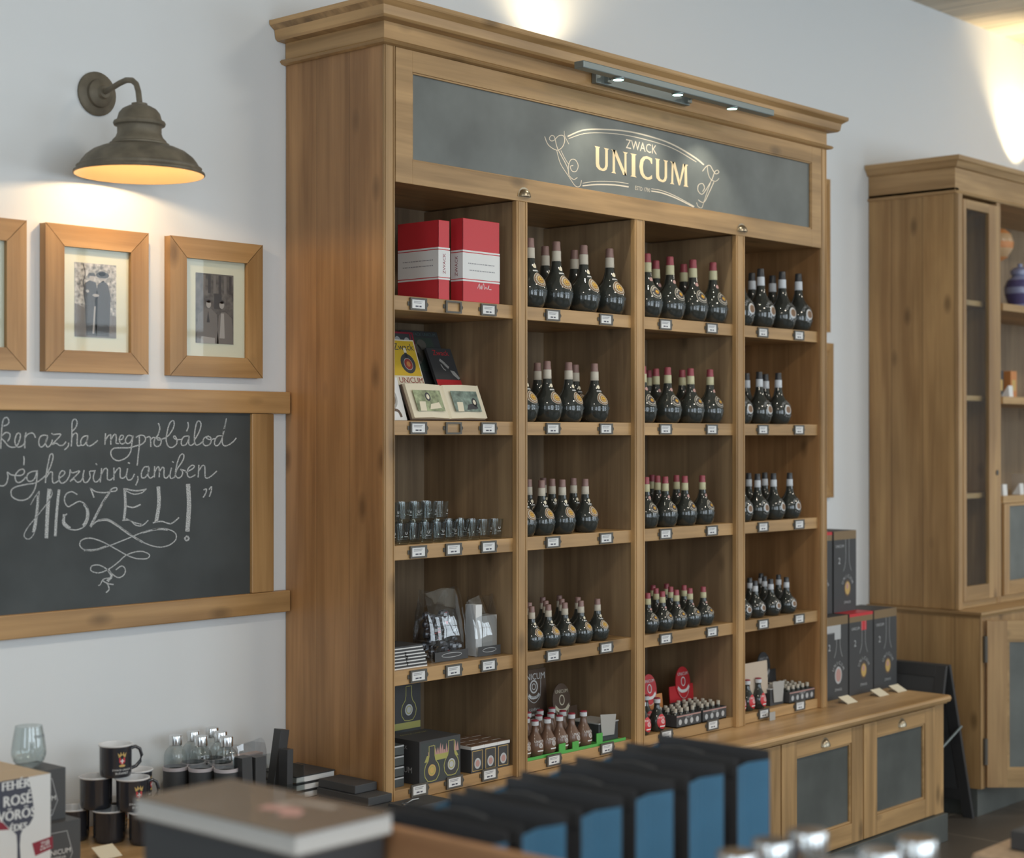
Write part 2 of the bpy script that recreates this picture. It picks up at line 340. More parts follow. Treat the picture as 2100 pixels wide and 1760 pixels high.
def tp(X, Y, Z): return lambda x, y: (X+x, Y+y, Z)            # plane facing up
ORD = ['first', 'second', 'third', 'fourth', 'fifth', 'sixth', 'seventh', 'eighth', 'ninth', 'tenth', 'eleventh', 'twelfth', 'thirteenth', 'fourteenth', 'fifteenth', 'sixteenth']

# ---------------------------------------------------------------- setting
struct(MB().box(XL, XR, YF, D, -.1, 0), 'floor', floor_m)
struct(MB().box(XL, XR, YF, D, ZC, ZC+.1), 'ceiling', ceil_w)
struct(MB().box(XL-.15, XR+.15, D, D+.15, -.1, ZC+.1), 'wall_back', wall_m)
struct(MB().box(XR, XR+.15, YF, D, -.1, ZC+.1), 'wall_right', wall_m)
m = MB(); ys = [YF, -3.35, -1.85, D]
m.box(XL-.15, XL, YF, D, -.1, .9).box(XL-.15, XL, YF, D, 3.1, ZC+.1).box(XL-.15, XL, YF, -3.35, .9, 3.1).box(XL-.15, XL, -1.85, D, .9, 3.1)
struct(m, 'wall_left', wall_m)
m = MB().box(XL-.15, XR+.15, YF-.15, YF, -.1, .7).box(XL-.15, XR+.15, YF-.15, YF, 3.2, ZC+.1); x = XL-.15
for wx, ww in WIN: m.box(x, wx-ww/2, YF-.15, YF, .7, 3.2); x = wx+ww/2
m.box(x, XR+.15, YF-.15, YF, .7, 3.2); struct(m, 'wall_front', wall_m)
for i, (wx, ww) in enumerate(WIN):
    m = MB(); a, b_ = wx-ww/2, wx+ww/2
    for x0, x1, z0, z1 in ((a, b_, .7, .77), (a, b_, 3.13, 3.2), (a, a+.07, .77, 3.13), (b_-.07, b_, .77, 3.13), (wx-.64, wx-.59, .77, 3.13), (wx-.025, wx+.025, .77, 3.13), (wx+.59, wx+.64, .77, 3.13), (a, b_, 2.36, 2.41)):
        m.box(x0, x1, YF-.08, YF-.03, z0, z1)
    struct(m, 'window_%d' % (i+1), enamel_w)
m = MB()
for y0, y1, z0, z1 in ((-3.35, -1.85, .9, .97), (-3.35, -1.85, 3.03, 3.1), (-3.35, -3.28, .97, 3.03), (-1.92, -1.85, .97, 3.03), (-2.625, -2.575, .97, 3.03), (-3.35, -1.85, 2.0, 2.04)):
    m.box(XL-.08, XL-.03, y0, y1, z0, z1)
struct(m, 'window_5', enamel_w)  # bars of the side window added for its light

# ---------------------------------------------------------------- tall bookcase
ZW = .5757; BX = 2.314; ZH = 2.3086; ZA = 2.6865
bc = thing('bookcase', 'tall pine bookcase with slate sign, cornice and four columns of shelves', 'bookcase', (0, 0, ZW))
def W0(mb, name, mats, parent, bev=0):        # parts given in world coordinates
    o = mb.build(name, mats, parent, bev)
    off = parent.location
    if parent.parent: off = off+parent.parent.location
    o.data.transform(Matrix.Translation(-off)); return o
def under(mb, name, mats, part, bev=0):        # sub-part given in world coordinates, under a part sitting at its thing's origin
    o = mb.build(name, mats, part, bev); o.data.transform(Matrix.Translation(-part.parent.location)); return o
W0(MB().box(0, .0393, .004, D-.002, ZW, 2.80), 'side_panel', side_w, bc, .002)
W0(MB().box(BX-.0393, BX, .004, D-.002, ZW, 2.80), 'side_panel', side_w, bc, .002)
W0(MB().box(.0393, BX-.0393, D-.02, D-.004, ZW, 2.70), 'back_panel', back_w, bc)
m = MB().box(-.001, .0393, -.004, .004, ZW, ZA).box(.002, .006, -.007, -.004, ZW, ZA).box(.033, .037, -.007, -.004, ZW, ZA)
W0(m, 'stile', wz, bc, .0015)
m = MB().box(BX-.0393, BX+.001, -.004, .004, ZW, ZA).box(BX-.007, BX-.003, -.007, -.004, ZW, ZA).box(BX-.036, BX-.032, -.007, -.004, ZW, ZA)
W0(m, 'stile', wz, bc, .0015)
DV = [(.5489, .5987), (1.1286, 1.1823), (1.7119, 1.7657)]
for a, b_ in DV:
    m = MB().box(a+.006, b_-.006, .012, D-.02, ZW, ZH, 1).box(a, b_, -.004, .014, ZW, ZH).box(a+.006, a+.010, -.0065, -.004, ZW, ZH).box(b_-.010, b_-.006, -.0065, -.004, ZW, ZH)
    W0(m, 'divider', [wz, in_w], bc, .0015)
COL = [(.0393, .5549), (.5927, 1.1346), (1.1763, 1.7179), (1.7597, BX-.0393)]
SH = [1.9948, 1.6442, 1.2936, .9430]
card_x = [[.144, .2874, .4374], [.7309, .9935], [1.3118, 1.5797], [1.8987, 2.1397]]
def holder(x, zc, par, empty):
    f = MB(); fn = fr(x, -.0003, zc)
    if not empty: f.box(x-.033, x+.033, .0088, .0105, zc-.0175, zc+.0175)
    for a, b_, c, d in ((-.033, .033, .0125, .0175), (-.033, .033, -.0175, -.0125), (-.033, -.0265, -.0125, .0125), (.0265, .033, -.0125, .0125)): f.box(x+a, x+b_, .0055, .0088, zc+c, zc+d)
    f.lathe([(0, -.002), (.003, -.002), (.004, 0)], (0, 0, 0), 8, 0, Matrix.Translation((x-.037, .0085, zc)) @ Matrix.Rotation(PI/2, 4, 'X'))
    f.lathe([(0, -.002), (.003, -.002), (.004, 0)], (0, 0, 0), 8, 0, Matrix.Translation((x+.037, .0085, zc)) @ Matrix.Rotation(PI/2, 4, 'X'))
    for q in (-1, 1): f.box(x+q*.0365-.0035, x+q*.0365+.0035, .0095, .0112, zc-.006, zc+.006)
    o = W0(f, 'label_holder', bronze, par)
    if not empty:
        c = MB().box(x-.0265, x+.0265, .0075, .0087, zc-.0125, zc+.0125); g = fr(x, .0072, zc)
        c.flat([(-.019, .006), (.016, .006), (.016, .008), (-.019, .008)], g, 1); c.flat([(-.019, .002), (.012, .002), (.012, .004), (-.019, .004)], g, 1)
        c.dashes(fr(x, .0072, zc), -.012, .012, -.0085, .0042, 2)
        under(c, 'price_card', [white, greytext, darktext], o)
for ci, (a, b_) in enumerate(COL):
    for si, z in enumerate(SH):
        W0(MB().box(a, b_, .012, D-.02, z-.041, z), 'shelf', wx_, bc, .0015)
        for k, x in enumerate(card_x[ci]): holder(x, z-.0205, bc, ci == 0 and k == 1 and si < 2)
    W0(MB().box(a, b_, .012, D-.02, ZW+.001, .6105), 'bottom_shelf', wx_, bc, .0015)
    for x in card_x[ci]: holder(x+.004, .6002, bc, False)
W0(MB().box(.0393, BX-.0393, .012, D-.02, ZH+.004, ZH+.026), 'top_board', wx_, bc)
# sign flap with slate panel
SX0, SX1, SZ0, SZ1 = .107, 2.208, 2.3745, 2.6243
fl = MB().box(.0415, SX0, -.006, .010, ZH, ZA-.002).box(SX1, BX-.0415, -.006, .010, ZH, ZA-.002).box(SX0, SX1, -.006, .010, ZH, SZ0).box(SX0, SX1, -.006, .010, SZ1, ZA-.002)
for x0, x1, z0, z1 in ((SX0, SX1, SZ0, SZ0+.005), (SX0, SX1, SZ1-.005, SZ1), (SX0, SX0+.005, SZ0, SZ1), (SX1-.005, SX1, SZ0, SZ1)): fl.box(x0, x1, -.003, .010, z0, z1)
flap = W0(fl, 'sign_frame', wx_, bc, .001)
sg = MB().box(SX0, SX1, .004, .012, SZ0, SZ1); P = lambda px, py: tuple(atY(px, py, .0035))
def LG(x, y): return P(1100+x/5.25, 250+y/5.25)
for pts, w, mi in [
 ([(340,155),(500,90),(700,80),(1000,105),(1300,180),(1500,260),(1700,380),(1800,460)],15,1),([(350,180),(520,125),(750,120),(1000,150),(1300,225),(1500,300),(1720,430)],8,1),
 ([(90,160),(130,250),(220,305),(280,270),(305,200),(290,150),(240,150),(195,195),(160,205),(140,180),(160,148),(190,155),(205,200),(230,290),(330,480),(350,570),(400,620),(440,600)],8,1),
 ([(300,100),(305,150),(350,240)],5,1),([(220,310),(260,450),(350,590),(420,690),(470,690),(485,630)],7,1),([(265,310),(310,400),(350,460)],6,1),
 ([(350,560),(345,480),(370,410),(420,410),(450,470),(430,530),(385,530),(365,480),(395,470)],8,1),
 ([(1790,530),(1830,480),(1870,470),(1900,520),(1930,560),(1965,545),(1950,520),(1920,540),(1890,620),(1820,740),(1780,780),(1740,740),(1745,680),(1790,665),(1810,710),(1790,750)],8,1),
 ([(1840,480),(1850,560),(1880,620),(1930,640),(1965,610)],6,1),([(1910,650),(1860,760),(1810,860),(1770,860),(1745,840)],8,1),([(1880,640),(1830,780),(1800,870),(1780,925),(1740,910),(1725,870)],6,1),
 ([(500,660),(650,640),(850,645),(990,665)],7,1),([(500,688),(650,675),(850,680),(990,700)],14,1),([(1240,720),(1350,740),(1500,800),(1700,910)],7,1),([(1240,745),(1350,765),(1500,820),(1690,915)],13,1)]:
    sg.stroke(pts, LG, w, mi)
sg.serif('UNICUM', fr(0, .0034, 0), .927, 1.437, 2.4475, 2.523, 2)
sg.text('ZWACK', fr(1.174, .0034, 2.5515), .043, 1, 1.05); sg.text('ESTD 1790', fr(1.18, .0034, 2.413), .019, 1, .95)
under(sg, 'slate_sign', [sign_m, line_paint, gold_paint], flap)
for hx in (.580, 1.742):
    h = MB(); T = Matrix.Translation((hx, -.006, 2.333)) @ Matrix.Rotation(PI/2, 4, 'X')
    vs = []; fs = []; n, k_ = 12, 6
    for i in range(n+1):
        a = PI*i/n
        for j in range(k_+1):
            t = (PI/2)*j/k_; r_ = .024
            vs.append((r_*math.cos(a)*math.cos(t)*1.0 if 1 else 0, -.020*math.sin(t), r_*math.sin(a)*math.cos(t)*1.0))
    for i in range(n):
        for j in range(k_): fs.append((i*(k_+1)+j, (i+1)*(k_+1)+j, (i+1)*(k_+1)+j+1, i*(k_+1)+j+1))
    h.raw([(hx+a, -.006+b_, 2.323+c) for a, b_, c in vs], fs, 0, True)
    h.box(hx-.029, hx+.029, -.0075, -.006, 2.322, 2.3255); h.ring(fr(hx, -.0072, 2.323), 0, 0, .029, .029, .006, 0, 16, 0, PI)
    under(h, 'cup_handle', brass, flap)
# frieze, bead and crown
fz = MB().box(-.002, BX+.002, -.004, D-.003, ZA+.014, 2.80)
fz_o = W0(fz, 'frieze', wx_, bc)
cr = MB(); 
cr.sweep_rect([(0, ZA-.002), (.014, ZA+.001), (.020, ZA+.007), (.014, ZA+.013), (0, ZA+.016)], -.002, BX+.002, -.004, D-.002)
cr.sweep_rect([(0, 2.750), (.030, 2.752), (.037, 2.758), (.038, 2.764), (.041, 2.782), (.052, 2.790), (.058, 2.794), (.060, 2.798), (.060, 2.808), (0, 2.808)], -.002, BX+.002, -.004, D-.002)
cr.box(.0, BX, .0, D-.002, 2.795, 2.806)
cr_o = W0(cr, 'cornice', wx_, bc, .0008)
def sidefix(o):
    o.data.materials.append(wy if o.data.materials[0] == wx_ else cup_y); k = len(o.data.materials)-1
    for p in o.data.polygons:
        if abs(p.normal.x) > .6: p.material_index = k
sidefix(fz_o); sidefix(cr_o)
# picture light
pl = thing('picture_light', 'grey aluminium picture light bar with three small lamps on the bookcase cornice', 'light', (1.15, -.006, 2.74))
W0(MB().box(.903, 1.405, -.026, -.006, 2.716, 2.757), 'wall_plate', alu, pl, .002)
for ax in (.955, 1.385):
    W0(MB().tube([(ax, -.026, 2.735), (ax, -.08, 2.74), (ax+.005, -.125, 2.735)], .006, 0, 8).box(ax-.012, ax+.012, -.040, -.026, 2.722, 2.748), 'arm', alu, pl)
bar = W0(MB().box(.686, 1.728, -.152, -.114, 2.711, 2.733), 'bar', alu, pl, .003)
for lx in (.88, 1.19, 1.50): under(MB().lathe([(0, 0), (.017, 0), (.020, .004), (.020, .008)], (lx, -.132, 2.7055), 16, 0, None, [0, 1, 1]), 'lamp_lens', [led, alu], bar)
for nm, lx in (('cabinet', 1.10), ('cupboard', 4.80)):
    u = thing('uplighter', 'small black uplighter on top of the %s, glowing on the wall' % ('bookcase' if nm == 'cabinet' else 'glazed cupboard'), 'light', (lx, .30, 2.8075))
    MB().lathe([(0, 0), (.045, 0), (.045, .008), (.012, .012)], (0, 0, -.0005), 20).build('base', blackm, u)
    MB().lathe([(.030, .012), (.034, .07), (.031, .07), (.028, .014)], (0, 0, 0), 20).build('lamp_housing', blackm, u)

# ---------------------------------------------------------------- blackboard on the wall
YB = .384
bb = thing('blackboard', 'wall blackboard with handwritten chalk quotation in a wide wooden frame', 'blackboard', (-1.2, D-.002, 1.09))
W0(MB().box(-2.3, -.0055, YB, D-.002, 1.6655, 1.729), 'top_rail', frame_w, bb, .003)
W0(MB().box(-2.3, -.0055, YB, D-.002, 1.0905, 1.152), 'bottom_rail', frame_w, bb, .003)
W0(MB().box(-.147, -.066, YB+.002, D-.002, 1.1525, 1.665), 'stile', frame_v, bb, .003)
W0(MB().box(-2.24, -2.16, YB+.002, D-.002, 1.1525, 1.665), 'stile', frame_v, bb, .003)
m = MB().box(-2.16, -.147, YB+.012, D-.004, 1.152, 1.6655)
def cA(x, y): return tuple(atY(x/8, 840+y/8, YB+.0114))
def cB(x, y): return tuple(atY(200+x/7, 840+y/7, YB+.0114))
def cC(x, y): return tuple(atY(40+x/5.25, 980+y/5.25, YB+.0114))
wA, wB, wC = 20, 18, 11
for p in [[(60,270),(130,240),(145,180),(110,130),(60,160),(35,260),(20,450),(15,560),(10,640)],[(20,440),(90,380),(150,390),(165,440),(130,520)],[(10,460),(70,520),(140,600),(220,620),(280,590),(320,500),(335,430),(320,390),(280,400),(250,470),(245,540),(270,600),(320,615),(380,580),(410,530)],
 [(425,380),(408,460),(408,540),(405,630)],[(410,470),(450,410),(520,385),(560,410),(580,460)],[(780,430),(720,420),(660,450),(635,540),(660,610),(710,600),(760,520),(785,430),(750,540),(775,615),(830,580),(860,500)],
 [(850,390),(880,410),(1000,410),(860,570),(920,550),(980,590),(1040,580),(1080,530)],[(1125,550),(1120,600),(1060,660)],[(1170,600),(1180,400),(1180,250),(1200,170),(1245,165),(1265,220),(1240,300),(1190,350)],
 [(1175,480),(1210,400),(1265,400),(1265,520),(1270,590),(1320,590)],[(1440,430),(1380,440),(1330,500),(1330,580),(1380,580),(1430,500),(1440,430),(1420,560),(1460,600),(1530,570),(1600,510)],
 [(0,1250),(60,1250),(110,1200),(130,1100),(120,1030),(180,1070),(240,1080)],[(240,1080),(350,1080),(400,1030),(380,980),(310,1000),(250,1080),(260,1170),(310,1200),(380,1160),(420,1110)],[(390,770),(395,840),(388,910)],
 [(600,1010),(520,1020),(450,1070),(445,1150),(500,1180),(570,1130),(610,1000),(600,1180),(560,1330),(460,1460),(320,1490),(200,1430),(185,1330),(260,1270),(420,1230),(560,1210),(660,1160),(750,1080)],
 [(745,1200),(760,1050),(790,880),(820,750),(860,730),(870,790),(830,930),(780,1040)],[(760,1110),(820,1030),(860,1040),(860,1180),(900,1205),(960,1170)],[(965,1130),(1050,1070),(1060,1020),(1010,1010),(970,1080),(975,1170),(1020,1210),(1090,1170),(1140,1080),(1150,1000)],
 [(1150,990),(1190,1040),(1310,1010),(1150,1180),(1210,1140),(1260,1190),(1320,1180),(1370,1100)],[(1380,1000),(1360,1100),(1380,1190),(1430,1190),(1480,1110),(1470,1020),(1540,1010)],[(1560,1000),(1530,1110),(1550,1180),(1600,1180),(1650,1120)],[(1575,890),(1590,905)],
 [(1665,970),(1645,1190)],[(1655,1080),(1710,980),(1760,980),(1760,1130),(1800,1160),(1860,1120)]]: m.stroke(p, cA, wA, 1)
for p in [[(115,345),(105,500)],[(110,450),(150,380),(185,360),(190,400),(190,500)],[(190,440),(230,370),(260,360),(270,420),(265,480),(300,490)],[(310,440),(360,420),(370,380),(340,370),(315,410),(320,470),(350,495),(390,480)],
 [(490,380),(450,370),(415,400),(400,450),(430,490),(480,460),(510,370),(490,500),(470,620),(400,700),(300,735),(220,700),(190,620),(230,560),(330,550),(440,550),(530,530),(590,510)],[(600,390),(600,500),(585,650),(570,800)],[(555,400),(610,370),(670,380),(690,430),(660,480),(610,510)],
 [(690,410),(740,390),(760,420),(765,530)],[(765,430),(800,400),(830,410)],[(870,370),(825,420),(810,490),(840,530),(890,520),(915,460),(890,410),(850,410),(880,440),(960,410)],[(875,200),(895,270),(870,360)],
 [(960,420),(1030,360),(1090,260),(1100,180),(1070,160),(1030,210),(1000,320),(985,430),(1010,520),(1070,545),(1130,500),(1140,440),(1110,380),(1090,400),(1130,430),(1200,430)],[(1310,380),(1240,390),(1205,450),(1210,510),(1260,510),(1300,450),(1315,380),(1310,490),(1350,515),(1400,470)],[(1295,185),(1305,240),(1280,310)],
 [(1390,440),(1450,340),(1485,230),(1470,170),(1430,180),(1400,290),(1390,430),(1410,505),(1460,500),(1520,450)],[(1590,380),(1530,410),(1515,480),(1550,520),(1610,500),(1635,440),(1610,390),(1560,400),(1600,430),(1680,420)],
 [(1790,380),(1730,380),(1690,430),(1680,500),(1720,520),(1770,460),(1810,330),(1850,130)],[(1850,130),(1800,360),(1790,470),(1820,520),(1880,510),(1950,460),(1990,410)],
 [(235,840),(235,1010)],[(235,930),(290,850),(325,850),(325,970),(370,985),(410,950)],[(430,850),(415,960),(440,1010),(490,1000),(530,930)],[(440,765),(460,772)],[(575,960),(580,1010),(550,1085)],
 [(730,820),(670,830),(630,910),(640,980),(690,970),(735,890),(740,820),(725,940),(760,985),(800,960)],[(820,820),(815,970)],[(820,900),(860,830),(885,840),(885,970)],[(885,900),(930,830),(955,850),(955,960),(990,985),(1030,940)],
 [(1060,840),(1040,950),(1060,990),(1110,970)],[(1075,750),(1090,757)],[(1110,970),(1140,860),(1220,740),(1240,660),(1210,640),(1170,690),(1130,830),(1120,940),(1160,985),(1210,950),(1220,890),(1190,860),(1260,880)],
 [(1270,900),(1350,860),(1390,820),(1360,800),(1300,850),(1290,940),(1330,975),(1400,940)],[(1455,800),(1445,970)],[(1450,890),(1500,810),(1540,820),(1545,960),(1580,985),(1640,950),(1710,885)]]: m.stroke(p, cB, wB, 1)
for p, w in [([(120,290),(165,210),(212,145)],8),([(212,150),(200,350),(170,560),(120,650),(70,655),(50,610),(100,520),(200,400),(300,270),(350,180),(340,130),(320,140)],9),([(200,200),(185,380),(150,580)],26),
 ([(320,130),(310,250),(300,400),(290,640)],38),([(425,135),(400,380),(385,620)],28),([(620,180),(560,150),(500,180),(485,250),(520,310),(570,290),(640,255),(700,280),(740,350),(740,440),(700,520),(620,560),(530,550),(470,500),(470,430),(510,390)],13),
 ([(700,290),(728,350),(726,440),(690,510)],28),([(480,400),(480,480),(540,540)],26),([(800,210),(765,110)],16),([(765,110),(820,150),(920,160),(980,150),(1040,140),(1045,110),(1000,115),(960,160),(900,270),(820,430),(770,530)],13),
 ([(980,140),(900,260),(820,410),(765,520)],22),
 ([(770,520),(850,460),(940,445),(1030,490),(1170,590),(1320,690),(1480,745),(1600,730),(1680,670),(1680,600),(1600,555),(1480,550),(1320,590),(1150,660),(960,735),(820,780),(710,780),(650,730),(670,670),(760,650),(870,680),(980,735),(1150,830),(1260,870),(1370,870),(1400,830),(1330,795),(1240,800),(1140,840),(1050,920),(950,990),(850,1025),(770,1000),(780,950),(850,940),(920,970),(990,1030),(1060,1075),(1120,1050),(1140,990),(1100,950),(1040,990)],12),
 ([(850,460),(940,455),(1030,500),(1170,600),(1320,690)],22),([(1330,590),(1480,555),(1590,560)],18),([(700,780),(820,775),(930,740)],18),([(960,1000),(990,1060),(950,1110)],28),
 ([(960,1080),(900,1095),(870,1150),(850,1160)],10),([(900,1110),(950,1140),(1010,1150)],14),([(950,1150),(965,1200),(935,1235)],14),
 ([(1130,120),(1140,290),(1125,450)],26),([(1130,130),(1220,175),(1310,165),(1365,120)],12),([(1150,122),(1250,140),(1350,128)],16),([(1140,300),(1220,320),(1300,290)],16),([(1110,460),(1190,460),(1250,510),(1320,515),(1385,460)],12),([(1150,440),(1230,480),(1310,500)],12),
 ([(1495,105),(1502,280),(1472,470)],38),([(1440,485),(1530,470),(1620,495),(1670,470),(1715,430)],14),([(1815,80),(1825,300),(1808,565)],46),([(1800,630),(1780,652),(1798,676),(1822,662),(1815,635),(1798,632)],18),
 ([(1985,130),(2012,120),(2005,165),(1980,210)],14),([(2042,125),(2068,95),(2062,150),(2045,200)],14)]: m.stroke(p, cC, w, 1)
W0(m, 'board_panel', [board_m, chalk], bb)

# ---------------------------------------------------------------- framed photographs
sep_l = plain('sepia_light', (.42, .37, .35), .4); sep_m = plain('sepia_mid', (.19, .16, .15), .4); sep_d = plain('sepia_dark', (.06, .052, .055), .4)
sep_t = plain('sepia_stone', (.40, .36, .34), .4, bscale=90, var=.75); sep_w = plain('sepia_wall', (.13, .11, .105), .4, bscale=50, var=.5)
matb = plain('cream_mount', (.78, .73, .58), .7)
def picture(x0, x1, z0, z1, fw, kind, label, group='framed photographs on the wall', th=.026, name='framed_photograph'):
    t = thing(name, label, 'picture', ((x0+x1)/2, D-.001, z0), 0, group)
    y0 = D-.001-th; f = MB()
    for pts in ([(x0, z1), (x1, z1), (x1-fw, z1-fw), (x0+fw, z1-fw)], [(x0, z0), (x0+fw, z0+fw), (x1-fw, z0+fw), (x1, z0)]): f.prism(pts, y0, D-.001, 'Y', 0)
    for pts in ([(x0, z0), (x0, z1), (x0+fw, z1-fw), (x0+fw, z0+fw)], [(x1, z0), (x1-fw, z0+fw), (x1-fw, z1-fw), (x1, z1)]): f.prism(pts, y0, D-.001, 'Y', 1)
    W0(f, 'frame', [frame_w, frame_v], t, .0006)
    g = y0+.010
    W0(MB().box(x0+fw, x1-fw, g+.004, D-.004, z0+fw, z1-fw), 'mount', matb, t)
    W0(MB().box(x0+fw, x1-fw, g, g+.0015, z0+fw, z1-fw), 'glass_pane', pane_m, t)
    w, h = x1-x0-2*fw, z1-z0-2*fw; cx, cz = (x0+x1)/2, (z0+z1)/2
    px0, px1, pz0, pz1 = cx-w*.31, cx+w*.31, cz-h*.36, cz+h*.36
    p = MB().box(px0, px1, g+.003, g+.0042, pz0, pz1, 4 if kind == 1 else 3)
    fn = lambda u, v: (px0+u*(px1-px0), g+.0027, pz0+v*(pz1-pz0)); f2 = lambda u, v: (px0+u*(px1-px0), g+.0024, pz0+v*(pz1-pz0)); f3 = lambda u, v: (px0+u*(px1-px0), g+.0021, pz0+v*(pz1-pz0))
    if kind == 1:
        p.flat([(0, 0), (1, 0), (1, .3), (.6, .33), (.3, .38), (0, .45)], fn, 1)
        p.stroke([(.2, .98), (.25, .85), (.2, .72), (.3, .6)], fn, .02, 2)
        p.flat([(.28, .02), (.24, .45), (.2, .62), (.25, .73), (.36, .77), (.5, .74), (.55, .6), (.52, .02)], f2, 2)
        p.flat([(.5, .02), (.48, .5), (.55, .72), (.68, .78), (.8, .72), (.86, .55), (.82, .02)], f2, 2)
        p.disc(f2, .40, .80, .06, .045, 0); p.disc(f2, .66, .80, .06, .05, 0); p.flat([(.3, .83), (.5, .83), (.46, .87), (.34, .87)], f3, 2); p.disc(f3, .66, .85, .16, .04, 2); p.disc(f3, .65, .87, .09, .035, 2)
        p.flat([(.42, .05), (.46, .05), (.5, .42), (.46, .42)], f3, 0); p.disc(f3, .5, .57, .08, .02, 0); p.disc(f3, .3, .62, .04, .02, 0)
    else:
        for k in range(6): p.flat([(.18+.14*k, .72), (.25+.14*k, .72), (.25+.14*k, .98), (.18+.14*k, .98)], fn, 2 if k % 2 else 1)
        p.flat([(.48, .5), (.68, .5), (.68, .72), (.48, .72)], fn, 2)
        p.flat([(.02, .0), (.05, .4), (.25, .5), (.4, .5), (.55, .42), (.6, .0)], f2, 1); p.flat([(.55, .0), (.6, .4), (.68, .46), (.78, .46), (.95, .38), (1, .0)], f2, 1)
        p.flat([(.62, .08), (.66, .44), (.74, .44), (.76, .08)], f3, 0); p.flat([(.28, .3), (.32, .47), (.36, .3)], f3, 2)
        p.flat([(.12, .0), (.14, .1), (.5, .08), (.5, 0)], f3, 0)
        for cx_ in (.33, .68): p.disc(f3, cx_, .56, .065, .055, 0); p.disc(f3, cx_, .605, .07, .025, 2)
    W0(p, 'photograph', [sep_l, sep_m, sep_d, sep_w, sep_t], t)
    return t
picture(-1.195, -.8765, 1.7675, 2.146, .055, 2, 'wooden framed picture with cream mount cut by the left edge')
picture(-.821, -.5035, 1.7675, 2.147, .055, 1, 'wooden framed photograph of two people in dark clothes, woman in wide hat')
picture(-.4315, -.108, 1.767, 2.148, .055, 2, 'wooden framed photograph of two men in suits, nearest the bookcase')
for z0, z1, x1, lb in ((2.041, 2.690, 3.0, 'upper'), (1.340, 1.994, 3.024, 'lower')):
    picture(2.55, x1, z0, z1, .07, 2, '%s wooden picture frame on the wall, mostly hidden behind bookcase right edge' % lb, 'picture frames beyond the bookcase', .020, 'wooden_picture_frame')

# ---------------------------------------------------------------- gooseneck wall lamp
gl = thing('wall_lamp', 'weathered metal gooseneck wall lamp glowing over the framed photographs', 'lamp', (-.652, D, 2.504))
T = Matrix.Translation((0, 0, 0)) @ Matrix.Rotation(PI/2, 4, 'X')
MB().lathe([(0, 0.001), (.058, .001), (.058, .007), (.053, .011), (.039, .012), (.037, .014), (.037, .024), (.032, .029), (.020, .031), (.017, .034), (.015, .042), (0, .042)], (0, 0, 0), 32, 0, T).build('wall_plate', lampm, gl)
pa = [(0, -.036, 0), (0, -.07, .006), (0, -.105, .014), (0, -.135, .018), (0, -.160, .014), (0, -.178, .002), (0, -.187, -.018), (0, -.192, -.045), (0, -.192, -.06)]
MB().tube(pa, .0075, 0, 12).build('arm', lampm, gl)
prof = [(.164, 2.270), (.1665, 2.272), (.1655, 2.277), (.159, 2.281), (.1575, 2.286), (.1585, 2.289), (.1515, 2.293), (.150, 2.296), (.146, 2.303), (.136, 2.316), (.118, 2.330), (.095, 2.340), (.073, 2.344), (.0755, 2.346), (.0755, 2.350), (.069, 2.353), (.0685, 2.357), (.060, 2.366), (.056, 2.376), (.056, 2.392), (.058, 2.395), (.0645, 2.397), (.0665, 2.402), (.0645, 2.407), (.0585, 2.409), (.056, 2.414), (.052, 2.428), (.043, 2.439), (.028, 2.447), (.020, 2.449), (.020, 2.454), (.012, 2.456), (.0, 2.457)]
MB().lathe([(r_, z-2.504) for r_, z in prof], (0, -.192, 0), 48).build('lamp_shade', lampm, gl)
inn = [(.1635, 2.2702), (.158, 2.279), (.150, 2.290), (.143, 2.300), (.133, 2.313), (.116, 2.326), (.092, 2.336), (.066, 2.341), (.054, 2.352), (.05, 2.37), (0, 2.372)]
MB().lathe([(r_, z-2.504) for r_, z in inn], (0, -.192, 0), 48).build('shade_lining', lampin, gl)
MB().lathe([(0, -.0), (.010, 0), (.014, .010), (.013, .022), (.009, .032), (.009, .045), (0, .045)], (0, -.192, 2.322-2.504), 16).build('bulb_base', enamel_w, gl)

